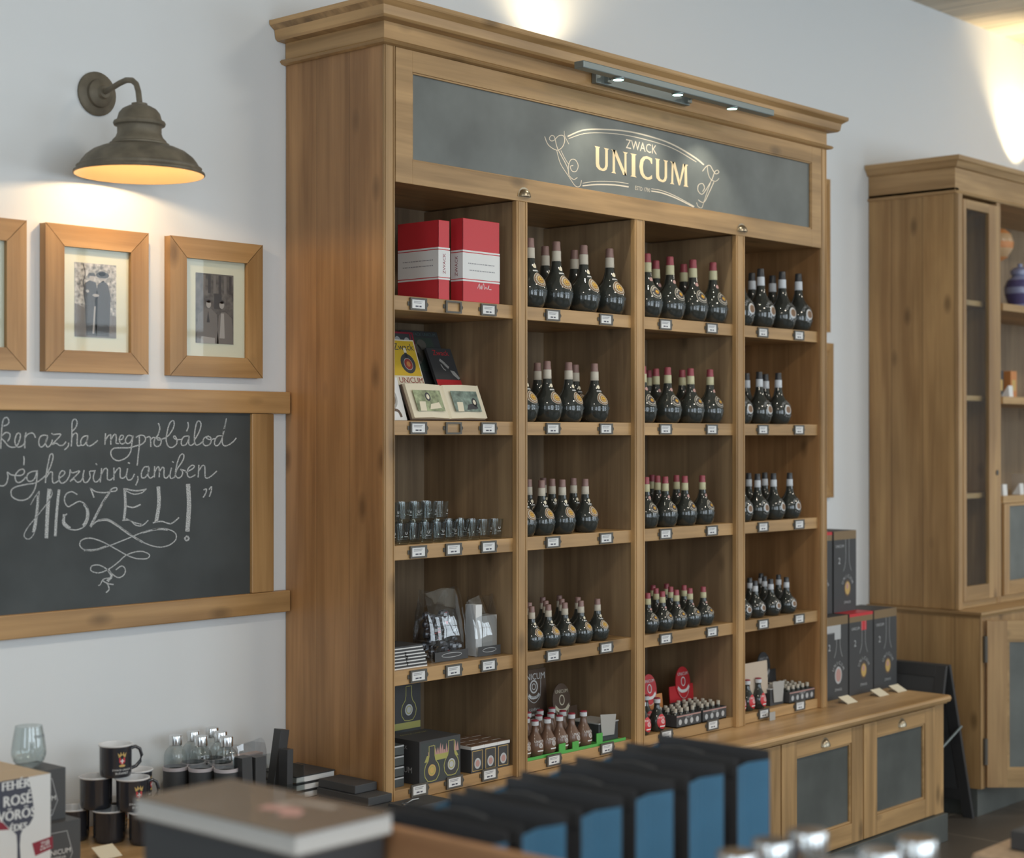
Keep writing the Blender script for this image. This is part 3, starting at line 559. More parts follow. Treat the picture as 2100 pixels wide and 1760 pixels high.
# ---------------------------------------------------------------- low base cupboards and worktop
wt = MB(); 
wt.prism([(-.2179, ZW-.012), (-.2140, ZW-.003), (-.2060, ZW-.0005), (D-.002, ZW-.0005), (D-.002, ZW-.034), (-.196, ZW-.034), (-.200, ZW-.028), (-.212, ZW-.024)], -1.75, 2.8935, 'X')
wto = wt.build('worktop', worktop_w, None, .001); wto.data.transform(Matrix.Translation((0, 0, 0)))
tag(wto, 'long pine worktop with rounded front edge under bookcase, mugs and gift boxes', 'worktop')
zt = ZW-.034
def base_unit(x0, x1, last, label):
    t = thing('base_cupboard', label, 'cupboard', (x0, -.19, .11), 0, 'low cupboards under the worktop')
    b_ = MB().box(x0, x1, -.172, D-.004, .111, zt-.0005); W0(b_, 'body', wx_ if not last else wx_, t)
    dx1 = x1-.075 if last else x1-.004
    if last: W0(MB().box(dx1+.004, x1, -.190, -.172, .111, zt-.0005).box(x1-.0005, x1+.004, -.188, .41, .111, zt-.0005), 'corner_stile', wz, t, .002)
    dx0 = x0+.004; f = MB(); px0, px1, pz0, pz1 = dx0+.095, dx1-.062, .188, .482
    px1 = dx1-.080
    f.box(dx0, px0, -.192, -.172, .115, zt-.004, 1).box(px1, dx1, -.192, -.172, .115, zt-.004, 1).box(px0, px1, -.192, -.172, pz1, zt-.004).box(px0, px1, -.192, -.172, .115, pz0)
    dr = W0(f, 'door', [wx_, wz], t, .0015)
    g = MB()
    for a, b2, c, d in ((px0, px0+.008, pz0, pz1), (px1-.008, px1, pz0, pz1), (px0+.008, px1-.008, pz0, pz0+.008), (px0+.008, px1-.008, pz1-.008, pz1)): g.box(a, b2, -.188, -.178, c, d)
    under(g, 'bead', wx_, dr, .002)
    under(MB().box(px0, px1, -.180, -.173, pz0, pz1), 'slate_panel', doorslate, dr)
    hx = (px0+px1)/2; h = MB(); vs = []; fs = []; n, k_ = 10, 5
    for i in range(n+1):
        for j in range(k_+1):
            a, q = PI*i/n, (PI/2)*j/k_; vs.append((hx+.024*math.cos(a)*math.cos(q), -.192-.018*math.sin(q), .495+.026*math.sin(a)*math.cos(q)))
    for i in range(n):
        for j in range(k_): fs.append((i*(k_+1)+j, (i+1)*(k_+1)+j, (i+1)*(k_+1)+j+1, i*(k_+1)+j+1))
    h.raw(vs, fs, 0, True); h.ring(fr(hx, -.1925, .495), 0, 0, .029, .031, .006, 0, 16, 0, PI)
    under(h, 'cup_handle', brass, dr)
names = ['farthest right', 'second from the right', 'third from the right, partly behind the blue bags', 'behind the blue bags', 'left of those behind the bags', 'below the bookcase left side', 'below the black flat boxes', 'below the mugs']
edges = [2.882, 2.2588, 1.7058, 1.1528, .5998, .0468, -.5062, -1.0592, -1.7]
for i in range(8): base_unit(edges[i+1], edges[i], i == 0, 'low pine cupboard with slate door, ' + names[i])
tag(MB().box(-1.7, 2.886, -.206, D-.004, 0.0005, .110).build('plinth', doorslate, None, .002), 'dark grey plinth board under the low pine cupboards', 'plinth')

# ---------------------------------------------------------------- glazed cupboard on the right
C2 = thing('glazed_cupboard', 'tall waxed pine cupboard with glazed door, open shelves and slate lower doors', 'cupboard', (3.35, 0, 0))
X2, X3 = 3.352, 6.2
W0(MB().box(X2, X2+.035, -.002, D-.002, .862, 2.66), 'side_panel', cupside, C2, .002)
W0(MB().box(X2+.035, X3-.035, D-.02, D-.004, .862, 2.66), 'back_panel', back_w, C2)
sidefix(W0(MB().box(X2, X3, -.002, D-.002, 2.635, 2.76), 'frieze', cup_x, C2))
m = MB(); m.sweep_rect([(0, 2.632), (.006, 2.634), (.010, 2.640), (.006, 2.646), (0, 2.648)], X2, X3, -.002, D-.002)
m.sweep_rect([(0, 2.742), (.012, 2.745), (.016, 2.752), (.026, 2.766), (.034, 2.772), (.036, 2.790), (0, 2.790)], X2, X3, -.002, D-.002); m.box(X2, X3, 0, D-.002, 2.77, 2.788)
sidefix(W0(m, 'cornice', cup_x, C2))
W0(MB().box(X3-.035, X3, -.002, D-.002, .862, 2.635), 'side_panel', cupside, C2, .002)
W0(MB().box(X2, X2+.037, -.018, -.002, .862, 2.632), 'stile', cup_z, C2, .002)
for a, b_ in ((3.742, 3.778),): W0(MB().box(a, b_, -.002, D-.02, .862, 2.632), 'divider', cup_z, C2)
for z in (2.19, 1.776, 1.352): W0(MB().box(X2+.035, 3.742, .02, D-.02, z-.022, z), 'inner_shelf', cup_x, C2)
W0(MB().box(X2+.035, X3-.035, .0, D-.02, .862, .890), 'inner_shelf', cup_x, C2)
for z in (2.190, 1.776, 1.335): W0(MB().box(3.778, X3-.035, -.015, D-.02, z-.033, z), 'shelf', cup_x, C2, .002)
gd = MB(); a, b_, z0, z1 = 3.390, 3.740, .894, 2.612; g0, g1, h0, h1 = 3.405, 3.629, .958, 2.572
gd.box(a, g0+.012, -.022, -.003, z0, z1, 1).box(g1, b_, -.022, -.003, z0, z1, 1).box(g0+.012, g1, -.022, -.003, z0, h0).box(g0+.012, g1, -.022, -.003, h1, z1)
dr = W0(gd, 'glazed_door', [cup_x, cup_z], C2, .002)
under(MB().box(g0+.012, g1, -.014, -.011, h0, h1), 'glass_pane', pane_m, dr)
under(MB().lathe([(0, 0), (.012, 0), (.012, .003), (.004, .004), (0, .004)], (0, 0, 0), 12, 0, Matrix.Translation((3.70, -.022, 1.44)) @ Matrix.Rotation(PI/2, 4, 'X')), 'keyhole_plate', bronze, dr)
f = MB().box(3.782, 3.835, -.018, -.002, .894, 1.300, 1).box(4.25, 4.30, -.018, -.002, .894, 1.300, 1).box(3.835, 4.25, -.018, -.002, .894, .957).box(3.835, 4.25, -.018, -.002, 1.288, 1.300)
dd = W0(f, 'drop_door', [cup_x, cup_z], C2, .002); under(MB().box(3.835, 4.25, -.010, -.004, .957, 1.288), 'slate_panel', sign_m, dd)
# base part, deeper
W0(MB().box(X2-.004, X3, -.112, D-.002, .1175, .838), 'base_body', cupside, C2)
m = MB(); m.sweep_rect([(0, .836), (.008, .838), (.012, .845), (.018, .850), (.018, .861), (0, .861)], X2-.004, X3, -.112, D-.002); m.box(X2-.004, X3, -.112, D-.002, .838, .8605)
sidefix(W0(m, 'ledge', cup_x, C2))
W0(MB().box(X2-.004, X2+.03, -.120, -.112, .1175, .836), 'base_stile', cup_z, C2, .002)
W0(MB().box(X2, X3, -.10, D-.002, .0005, .117), 'plinth', doorslate, C2)
od = bpy.data.objects.new('open_door', None)      # door standing ajar
f = MB(); w = .50
f.box(0, .085, -.020, 0, .125, .825, 1).box(w-.085, w, -.020, 0, .125, .825, 1).box(.085, w-.085, -.020, 0, .125, .2).box(.085, w-.085, -.020, 0, .745, .825)
od = f.build('ajar_door', [cup_x, cup_z], C2); od.location = (X2+.034-3.35, -.122, 0); od.rotation_euler = (0, 0, -math.radians(47))
bpy.context.view_layer.update()
s_ = MB().box(.085, w-.085, -.014, -.006, .2, .745).build('slate_panel', sign_m, od)
bd = MB()
for a, b2, c, d in ((.085, .095, .2, .745), (w-.095, w-.085, .2, .745), (.095, w-.095, .2, .21), (.095, w-.095, .735, .745)): bd.box(a, b2, -.018, -.008, c, d)
bd.build('bead', cup_x, od)
for hz in (.70, .27): MB().lathe([(0, 0), (.010, 0), (.010, .11), (0, .11)], (-.006, -.016, hz-.05), 10).build('hinge', bronze, od)
# goods in the glazed cupboard
def small(mb, name, mats, label, cat, loc, group=None, rz=0):
    o = mb.build(name, mats); o.location = loc; o.rotation_euler = (0, 0, rz); return tag(o, label, cat, group)
vx = atY(2042, 497, .2).x; ov = thing('round_vase', 'round orange patterned vase on slim foot, upper open shelf, behind the door frame', 'vase', (vx, .2, 2.1905))
MB().lathe([(0, 0), (.045, 0), (.04, .012), (.012, .03), (.010, .20), (.02, .225)], (0, 0, 0), 20).build('foot', bronze, ov)
MB().lathe([(.02, .226), (.055, .245), (.078, .285), (.082, .315), (.070, .352), (.045, .375), (.02, .385), (0, .386)], (0, 0, 0), 28, 0, None, [0, 1, 0, 1, 0, 1, 0]).build('body', [orange, plain('orange_cream', (.55, .36, .20), .3)], ov)
vz = thing('ginger_jar', 'blue and white porcelain jar with lid on upper open shelf', 'jar', (4.30, .15, 2.1905))
MB().lathe([(0, 0), (.045, 0), (.055, .03), (.072, .08), (.075, .11), (.06, .145), (.04, .16), (.036, .17), (0, .17)], (0, 0, 0), 24, 0, None, [0, 0, 1, 0, 1, 0, 0, 0]).build('body', [lilac, plain('dark_lilac', (.10, .09, .22), .2, coat=.3)], vz)
MB().lathe([(0, .171), (.044, .171), (.046, .19), (.03, .205), (.01, .21), (.012, .222), (0, .226)], (0, 0, 0), 20).build('lid', lilac, vz)
for k, (x, y, w_, h, mt, nm) in enumerate([(3.84, .08, .06, .11, lilac, 'blue and white patterned'), (3.93, .10, .055, .12, blackm, 'black'), (4.02, .08, .06, .12, orange, 'orange and gold')]):
    small(MB().box(-w_/2, w_/2, -.03, .03, 0, h).flat([(-.018, .03), (.018, .03), (.018, .08), (-.018, .08)], fr(0, -.0306, 0), 1), 'gift_tin', [mt, gold], '%s gift tin on the middle open shelf' % nm, 'tin', (x, y, 1.7765), 'gift tins on the open shelf')
for k, (x, z, w_) in enumerate([(3.89, 1.7765, 'second'), (3.83, 1.3355, 'lower left'), (4.0, 1.3355, 'lower right')]):
    small(MB().prism([(-.02, 0), (.02, 0), (.02, .002), (-.012, .05), (-.016, .05)], -.02, .02, 'X').box(-.02, .02, -.0, .001, 0, .002), 'price_card', white, ['small white price card among the gift tins', 'small white price card beside tall black box', 'small white price card at the brown box'][k], 'card', (x, .02, z), 'price cards in the glazed cupboard')
small(MB().box(-.05, .05, -.05, .05, 0, .36).flat([(-.03, .1), (.03, .1), (.03, .2), (-.03, .2)], fr(0, -.0506, 0), 1), 'tall_gift_box', [blackm, silver], 'tall black gift box on lower open shelf behind white price card', 'box', (3.90, .16, 1.3355))
small(MB().lathe([(0, 0), (.04, 0), (.042, .2), (.02, .25), (.015, .3), (.018, .31), (0, .31)], (0, 0, 0), 20), 'bottle', greym, 'grey ceramic bottle on lower open shelf right of the tall black box', 'bottle', (4.08, .2, 1.3355))
small(MB().box(-.04, .04, -.04, .04, 0, .09), 'brown_box', tan, 'small brown box on lower open shelf at right picture edge', 'box', (4.12, .05, 1.3355))
lb_ = thing('glass_bottle', 'dark bottle with white label inside the glazed door, bottom shelf', 'bottle', (3.55, .2, .8905))
MB().lathe([(0, 0), (.035, 0), (.036, .13), (.014, .19), (.013, .25), (.016, .26), (0, .26)], (0, 0, 0), 20).build('body', bglass, lb_)
MB().lathe([(.0364, .03), (.0368, .03), (.0368, .11), (.0364, .11)], (0, 0, 0), 20).build('label', white, lb_)
small(MB().lathe([(0, 0), (.045, 0), (.05, .05), (.03, .1), (.02, .13), (.024, .15), (0, .15)], (0, 0, 0), 20), 'orange_reflection_shape', orange, 'orange jug shape added for a reflected person in the glazed door, lower shelf', 'jug', (3.53, .2, 1.3525))  # added in place of an orange reflection in the door glass
small(MB().lathe([(0, 0), (.05, 0), (.055, .07), (.04, .08), (0, .08)], (0, 0, 0), 20), 'pale_bowl', cream, 'small pale bowl inside the glazed door, middle shelf', 'bowl', (3.55, .2, 1.7765))
# easel between the cupboards
ea = thing('sandwich_board', 'black folding sandwich board standing between low cupboard and glazed cupboard', 'sign', (3.1, .1, 0))
def panel(xb, xt, nm, y0=-.10, y1=.33):
    # leaning frame with slate
    ang = math.atan2(xt-xb, .66); L_ = .66/math.cos(ang)
    T = Matrix.Translation((xb-3.1, -.1, .001)) @ Matrix.Rotation(ang, 4, 'Y')
    p = MB().box(-.008, .008, y0, y0+.045, .0, L_, 0, T).box(-.008, .008, y1-.045, y1, .0, L_, 0, T).box(-.008, .008, y0+.045, y1-.045, L_-.05, L_, 0, T).box(-.008, .008, y0+.045, y1-.045, .08, .13, 0, T)
    o = p.build(nm, blackp, ea, .001); s = MB().box(-.004, .004, y0+.045, y1-.045, .13, L_-.05, 0, T).build('writing_slate', blackm, o); return T, L_
panel(3.318, 3.113, 'front_panel'); panel(2.925, 3.085, 'rear_panel')
MB().tube([(3.20-3.1, -.205, .40), (3.02-3.1, -.205, .33)], .005, 0, 6).build('stay', alu, ea)

# ---------------------------------------------------------------- liqueur bottles
BP = [(0, 0), (.036, 0), (.044, .004), (.052, .018), (.0572, .038), (.058, .053), (.0560, .070), (.0505, .085), (.0415, .098), (.0320, .109), (.0250, .120), (.0205, .132), (.0178, .145), (.0162, .158), (.0145, .166), (.0128, .172), (.0128, .190)]
def rz_at(prof, z):
    for (r0, z0), (r1, z1) in zip(prof, prof[1:]):
        if z0 <= z <= z1 and z1 > z0: return r0+(r1-r0)*(z-z0)/(z1-z0)
    return prof[-1][0]
def on_surf(prof, zc, off, k=.86, phi=0):
    def fn(u, v):
        z = zc+v*k; r_ = rz_at(prof, z)+off; a = phi+u/max(rz_at(prof, zc), .01)
        return (r_*math.sin(a), -r_*math.cos(a), z)
    return fn
def dense_disc(mb, fn, cx, cy, r, mi, rings=5, n=20):
    vs = [fn(cx, cy)]; 
    for j in range(1, rings+1): vs += [fn(cx+r*j/rings*math.cos(2*PI*i/n), cy+r*j/rings*math.sin(2*PI*i/n)) for i in range(n)]
    fs = [(0, 1+i, 1+(i+1) % n) for i in range(n)]
    for j in range(rings-1):
        for i in range(n): a = 1+j*n+i; b_ = 1+j*n+(i+1) % n; fs.append((a, a+n, b_+n, b_))
    mb.raw(vs, fs, mi, True)
def bottle(kind, label):
    t = thing('liqueur_bottle', label, 'bottle')
    MB().lathe(BP, (0, 0, 0), 32).build('glass_body', bglass, t)
    top, band = {'a': (capbrown, capcream), 'b': (capred, capyel), 'c': (capblack, capwhite)}[kind]
    MB().lathe([(.0162, .1575), (.0166, .158), (.0160, .172), (.0158, .1905), (.013, .191)], (0, 0, 0), 24).build('neck_band', band, t)
    MB().lathe([(.0150, .191), (.0146, .197), (.0142, .199), (.0142, .203), (.0138, .205), (.0136, .219), (.012, .2215), (0, .2218)], (0, 0, 0), 24).build('cap', top, t)
    m = MB()
    if kind in 'ab':
        zc, R = .088, .0265
        dense_disc(m, on_surf(BP, zc, .0008), 0, 0, R, 0)
        dense_disc(m, on_surf(BP, zc, .0013), 0, 0, R*.93, 1 if kind == 'a' else 4)
        for i in range(18):
            a = 2*PI*i/18
            if kind == 'a' or abs(math.sin(a)) > .25: m.disc(on_surf(BP, zc, .0018), R*.68*math.cos(a), R*.68*math.sin(a), .0026, .0028, 0, 8)
        dense_disc(m, on_surf(BP, zc, .0018), 0, 0, R*.50, 2 if kind == 'a' else 4, 3); dense_disc(m, on_surf(BP, zc, .0023), 0, 0, R*.33, 3, 3)
        f2 = on_surf(BP, zc, .0028); m.flat([(-.0022, -.007), (.0022, -.007), (.0022, .007), (-.0022, .007)], f2, 5); m.flat([(-.007, -.0022), (.007, -.0022), (.007, .0022), (-.007, .0022)], f2, 5)
        m.build('medallion_label', [capcream, medbrown, gold, medred, blackm, yellow], t)
        n = MB(); dense_disc(n, on_surf(BP, .1325, .0008), 0, 0, .0080, 0, 3, 14)
        g = on_surf(BP, .1175, .0009)
        if kind == 'a': n.raw([g(x, y) for x in (-.012, -.006, 0, .006, .012) for y in (-.0028, .0028)], [(2*i, 2*i+2, 2*i+3, 2*i+1) for i in range(4)], 1)
        n.build('neck_seal', [cream if kind == 'a' else pink, silver], t)
        k = MB(); gg = on_surf(BP, .052, .0006, 1.0)
        k.text('UNICUM', gg, .014, 0, 1.5); k.build('name_and_reflection', emb, t)
    else:
        zc, R = .062, .021
        dense_disc(m, on_surf(BP, zc, .0008, 1), 0, 0, R, 0); dense_disc(m, on_surf(BP, zc, .0013, 1), 0, 0, R*.70, 1, 4)
        f2 = on_surf(BP, zc, .0018, 1); w = .0068
        for q in ([(-w, -R*.66), (w, -R*.66), (w, R*.66), (-w, R*.66)], [(-R*.66, -w), (R*.66, -w), (R*.66, w), (-R*.66, w)]): m.flat(q, f2, 2)
        m.build('cross_label', [silver, medbrown, peach], t)
        k = MB(); g = on_surf(BP, .062, .0008, .92)
        for j, ch in enumerate('UNICUM'):
            a = math.radians(150-24*j); rr = .036; vs, fs = text_geo(ch)
            ca, sa = math.cos(a-PI/2), math.sin(a-PI/2)
            k.raw([g(rr*math.cos(a)+(x*ca-y*sa)*.017, rr*math.sin(a)+(x*sa+y*ca)*.017) for x, y in vs], fs, 0)
        for j, ch in enumerate('ZWACK'):
            a = math.radians(230+20*j); rr = .033; vs, fs = text_geo(ch); ca, sa = math.cos(a+PI/2), math.sin(a+PI/2)
            k.raw([g(rr*math.cos(a)+(x*ca-y*sa)*.008, rr*math.sin(a)+(x*sa+y*ca)*.008) for x, y in vs], fs, 0)
        k.build('printed_name', silver, t)
    return t
KIND = {1: ('a', 'rose-brown cap'), 2: ('b', 'red cap'), 3: ('c', 'black cap')}
COLN = {1: 'second column', 2: 'third column', 3: 'fourth column'}; ROWN = ['top shelf', 'second shelf', 'third shelf', 'fourth shelf']
HT = [.217, .190, .170, .133]; RR = [.0535, .0485, .0435, .0390]
FRONT = {0: [[1087, 1141, 1197, 1252], [1327, 1374, 1421, 1466], [1518, 1560, 1604, 1642]], 1: [[1068, 1122, 1166, 1219], [1318, 1369, 1416, 1456], [1517, 1557, 1596]],
         2: [[1063, 1101, 1153, 1200], [1325, 1364, 1404, 1440], [1520, 1553, 1586, 1619]], 3: [[1090, 1123, 1158, 1191, 1225], [1328, 1358, 1385, 1413, 1439], [1520, 1548, 1580, 1612]]}
BACK = {0: [[1118, 1178], [1345, 1402], [1542, 1584]], 1: [[1102, 1180], [1345, 1399], [1531, 1570]], 2: [[1084, 1132, 1176], [1348, 1387], [1535, 1568]], 3: [[1085, 1119, 1152, 1185], [1345, 1375, 1400], [1537, 1567, 1596]]}
BACK2 = {3: [[1113, 1147], [1339, 1365], [1560]], 2: [[1114], [1337], []], 0: [[], [], []], 1: [[], [1330], []]}
protos = {}
for row in range(4):
    h = HT[row]; r_ = RR[row]; sc = (r_/.058, r_/.058, h/.2218); z = SH[row]+.0004
    for col in (1, 2, 3):
        used = []
        for lay, lst in enumerate((FRONT[row][col-1], BACK[row][col-1], BACK2[row][col-1])):
            Y = max(r_+.004, .050)+lay*(2*r_+.006); xs = []
            for px in lst:
                X = atY(px, 700, Y).x
                X = max(X, COL[col][0]+r_+.001); X = min(X, COL[col][1]-r_-.007)
                xs.append(X)
            xs.sort()
            for i in range(1, len(xs)): xs[i] = max(xs[i], xs[i-1]+2*r_+.001)
            for i in range(len(xs)-2, -1, -1): xs[i] = min(xs[i], xs[i+1]-2*r_-.001) if xs[-1] <= COL[col][1]-r_ else xs[i]
            for i, X in enumerate(xs):
                if X > COL[col][1]-r_-.004: continue
                kd, cap = KIND[col]
                lab = 'round dark bottle, %s, %s from left in %s row, %s, %s' % (cap, ORD[i], ('front', 'second', 'third')[lay], ROWN[row], COLN[col])
                grp = 'dark bottles with %ss' % cap
                jit = random.uniform(-.12, .12)
                if kd not in protos:
                    t = bottle(kd, lab); protos[kd] = t; t.location = (X, Y, z); t.rotation_euler = (0, 0, jit); t.scale = sc; t['group'] = grp
                else: dup(protos[kd], (X, Y, z), jit, lab, grp, sc)

# ---------------------------------------------------------------- first column goods
def book(x0, x1, y0, y1, z0, z1, label, spine, cover=red, group=None, name='book'):
    t = thing(name, label, 'book', ((x0+x1)/2, (y0+y1)/2, z0), 0, group); c = .003
    m = MB()
    if spine == 'front':                    # standing, spine towards the room
        m.box(x0, x0+c, y0, y1, z0, z1).box(x1-c, x1, y0, y1, z0, z1).box(x0, x1, y0, y0+c, z0, z1); pg = MB().box(x0+c, x1-c, y0+c, y1-.004, z0+.004, z1-.004)
    else:                                   # cover towards the room, spine on the left
        m.box(x0, x1, y0, y0+c, z0, z1).box(x0, x1, y1-c, y1, z0, z1).box(x0, x0+c, y0, y1, z0, z1); pg = MB().box(x0+c, x1-.004, y0+c, y1-c, z0+.004, z1-.004)
    W0(m, 'cover', cover, t, .0012); W0(pg, 'page_block', white, t); return t
zs_ = SH[0]+.0003
a = book(.2394, .2858, .022, .190, zs_, 2.224, 'thick red book standing spine outwards, left of the two on top shelf', 'front', group='red books on the top shelf')
m = MB(); e = .0008
for z0, z1, mi in ((2.060, 2.138, 0), (2.1405, 2.1455, 1), (2.0525, 2.0575, 1)): m.box(.2394-e, .2858+e, .022-e, .188, z0, z1, mi)
for k, zt_ in enumerate((2.108, 2.092)): m.dashes(lf(.2394-e-.0004, .105, zt_), -.062, .062, 0, .0028, 2)
T = Matrix.Translation((.262, .022-e-.0004, 2.099)) @ Matrix.Rotation(-PI/2, 4, 'Y')
vs, fs = text_geo('ZWACK'); m.raw([T @ Vector((x*.016, 0, y*.016)) for x, y in vs], fs, 3)
W0(m, 'paper_band', [white, white, greytext, dred], a)
b2 = book(.337, .496, .018, .068, zs_, 2.2385, 'thick red book standing cover outwards with signature, right of the two', 'left', group='red books on the top shelf')
m = MB()
for z0, z1, mi in ((2.062, 2.138, 0), (2.1405, 2.1455, 1), (2.0545, 2.0595, 1)): m.box(.337-e, .496+e, .018-e, .066, z0, z1, mi)
m.dashes(fr(.4165, .018-e-.0004, 2.106), -.058, .056, 0, .0028, 2); m.dashes(fr(.4165, .018-e-.0004, 2.086), -.052, .058, 0, .0028, 2)
vs, fs = text_geo('ZWACK'); T = Matrix.Translation((.337-e-.0004, .043, 2.099)) @ Matrix.Rotation(PI/2, 4, 'X') @ Matrix.Rotation(0, 4, 'Z')
m.raw([(.337-e-.0004, .043+y*.016, 2.099+x*.016) for x, y in vs], fs, 3)
m.stroke([(-.03, 0), (-.022, .014), (-.02, -.002), (-.014, .010), (-.012, -.002), (-.004, .016), (0, -.001), (.006, .006), (.012, 0), (.02, .012), (.018, .001), (.03, 0)], fr(.43, .018-.0005, 2.036), .0016, 1)
W0(m, 'paper_band', [white, white, greytext, dred], b2)
for k in range(3):
    z0 = zs_+.0182*k; t = thing('booklet', '%s pale booklet of the small pile at left end of top shelf' % ('bottom', 'middle', 'top')[k], 'book', (.1, .2, z0), 0, 'booklets on the top shelf')
    W0(MB().box(.0425, .14, .10, .30, z0, z0+.002).box(.0425, .14, .10, .30, z0+.016, z0+.018), 'cover', navy, t); W0(MB().box(.0435, .139, .101, .299, z0+.002, z0+.016), 'page_block', white, t)

# second shelf: leaning books and cards
def leaning(name, label, cat, x0, x1, yb, h, lean, th, mats, deco, z=SH[1]+.0005, group=None, front='cover_art'):
    t = thing(name, label, cat, (x0, yb, z), 0, group); t.rotation_euler = (lean, 0, 0)
    w = x1-x0; MB().box(0, w, -th, 0, 0, h).build('board' if cat != 'book' else 'book_block', mats[0], t, .0008)
    m = MB(); deco(m, w, h, lambda d: (lambda x, z_: (x, -th-.0004-.0003*d, z_))); m.build(front, mats, t); return t
def deco_yellow(m, w, h, L):
    m.flat([(0, 0), (w, 0), (w, h), (0, h)], L(0), 0); m.flat([(.004, .030), (w-.004, .030), (w-.004, h-.004), (.004, h-.004)], L(1), 1)
    m.text('Zwack', lambda x, y: L(2)(w*.60+x, h-.024+y), .031, 2, 1.0); m.text('UNICUM', lambda x, y: L(2)(w*.58+x, .016+y), .026, 3)
    m.disc(L(2), w*.62, .070, .030, .032, 2); m.flat([(w*.62-.006, .09), (w*.62+.006, .09), (w*.62+.005, .115), (w*.62-.005, .115)], L(2), 2); m.flat([(w*.62-.006, .105), (w*.62+.006, .105), (w*.62+.005, .12), (w*.62-.005, .12)], L(3), 0)
    m.disc(L(3), w*.62, .068, .0185, .0195, 4); m.disc(L(4), w*.62, .068, .0165, .0175, 3); m.disc(L(5), w*.62, .068, .008, .009, 5)
def deco_dark(m, w, h, L):
    m.flat([(0, 0), (w, 0), (w, h), (0, h)], L(0), 0); m.flat([(.01, .05), (w*.8, .05), (w*.7, h-.022), (.01, h-.022)], L(1), 1)
    m.text('ZWACK UNICUM', lambda x, y: L(2)(w*.5+x, h-.011+y), .015, 2); 
    for q in ((.3, .6, .018, .03), (.42, .75, .02, .018), (.25, .5, .014, .02)): m.disc(L(2), w*q[0], h*q[1], q[2], q[3], 3)
def deco_man(m, w, h, L):
    m.flat([(0, 0), (w, 0), (w, h), (0, h)], L(0), 0); m.text('Zwack', lambda x, y: L(1)(w*.45+x, h-.016+y), .026, 1)
    m.stroke([(.045, h*.68), (.055, h*.62), (.062, h*.56), (.07, h*.50)], L(1), .010, 2); m.stroke([(.042, h*.56), (.048, h*.46), (.055, h*.42)], L(1), .004, 2)
    m.flat([(.075, h*.42), (.092, h*.40), (.108, h*.22), (.10, h*.18), (.082, h*.3)], L(1), 2); m.flat([(.0, .0), (w, 0), (w, .022), (0, .022)], L(1), 1)
zr = SH[1]+.1055
tag(MB().box(.05, .52, .195, .385, SH[1]+.0004, zr-.0006).build('display_riser', blackm, None, .001), 'low black riser block behind the open album, second shelf', 'riser')
def PX(px, Y): return atY(px, 700, Y).x
leaning('dark_book', 'dark book leaning at the back with green cover picture, second shelf', 'book', PX(846, .285), PX(930, .285), .285, .185, -.36, .012, [blackm, plain('dim_green_print', (.055, .075, .06), .5), plain('teal_print', (.10, .16, .16), .5), plain('dim_sepia', (.13, .12, .10), .5)], deco_dark, zr)
leaning('framed_poster', 'small black poster with red border behind the yellow book', 'poster', PX(790, .27), PX(868, .27)-.004, .27, .175, -.30, .008, [blackm, dred, greym], lambda m, w, h, L: ([m.flat(q, L(1), 1) for q in ([(.0, h-.006), (w, h-.006), (w, h), (0, h)], [(w-.006, 0), (w, 0), (w, h), (w-.006, h)], [(w-.016, 0), (w-.012, 0), (w-.012, h), (w-.016, h)])], m.disc(L(2), w*.55, h*.8, .014, .02, 2), m.disc(L(2), w*.8, h*.82, .012, .014, 2)), zr)
leaning('yellow_book', 'yellow Zwack Unicum book with round black bottle drawing, leaning', 'book', PX(868, .222)-.128, PX(868, .222), .222, .148, -.36, .009, [cream, yellow, blackm, mred, greym, orange], deco_yellow, zr)
leaning('portrait_book', 'black book with red title and pale profile figure, second shelf', 'book', PX(952, .235)-.125, PX(952, .235), .235, .130, -.42, .010, [blackm, red, greym], deco_man, zr)
leaning('oval_card', 'white card with grey oval print at left edge of second shelf', 'card', .085, .176, .088, .132, -.34, .004, [white, greym, brownc], lambda m, w, h, L: (m.disc(L(1), w*.45, h*.52, .030, .036, 1), m.disc(L(2), w*.45, h*.52, .022, .027, 2), m.stroke([(.01, .012), (.015, .03), (.06, .03), (.070, .012)], L(1), .009, 2)))
# open album
al = thing('photo_album', 'open cream album showing two old colour car pictures, second shelf', 'book', (.338, .062, SH[1]+.0075)); al.rotation_euler = (-.40, 0, 0)
MB().box(-.158, .155, .010, .016, .0, .112).build('cover', brownc, al)
MB().prism([(-.155, -.001), (-.150, .002), (-.08, -.002), (-.006, .004), (0, .009), (.006, .004), (.08, -.002), (.150, .002), (.153, -.001), (.153, .010), (-.155, .010)], .003, .110, 'Z').build('page_block', cream, al)
gp = plain('faded_green_print', (.30, .34, .20), .5, bscale=60, var=.5); gq = plain('faded_teal_print', (.20, .26, .22), .5, bscale=60, var=.5)
for nm, x0, mt in (('left', -.135, gp), ('right', .022, gq)):
    m = MB().box(x0, x0+.112, -.0046, -.0042, .022, .088); fn = lambda x, z, x0=x0: (x0+x, -.0050, .022+z)
    m.flat([(.01, .0), (.035, 0), (.04, .03), (.015, .03)], fn, 1); m.disc(fn, .055 if nm == 'left' else .09, .045 if nm == 'left' else .03, .011, .014, 2, 14); m.disc(lambda x, z, x0=x0: (x0+x, -.0053, .022+z), .055 if nm == 'left' else .09, .045 if nm == 'left' else .03, .006, .008, 1, 12)
    m.flat([(.05, .005), (.10, .01), (.095, .028), (.06, .022)], fn, 1 if nm == 'left' else 2); m.build('picture', [mt, cream, blackm], al)

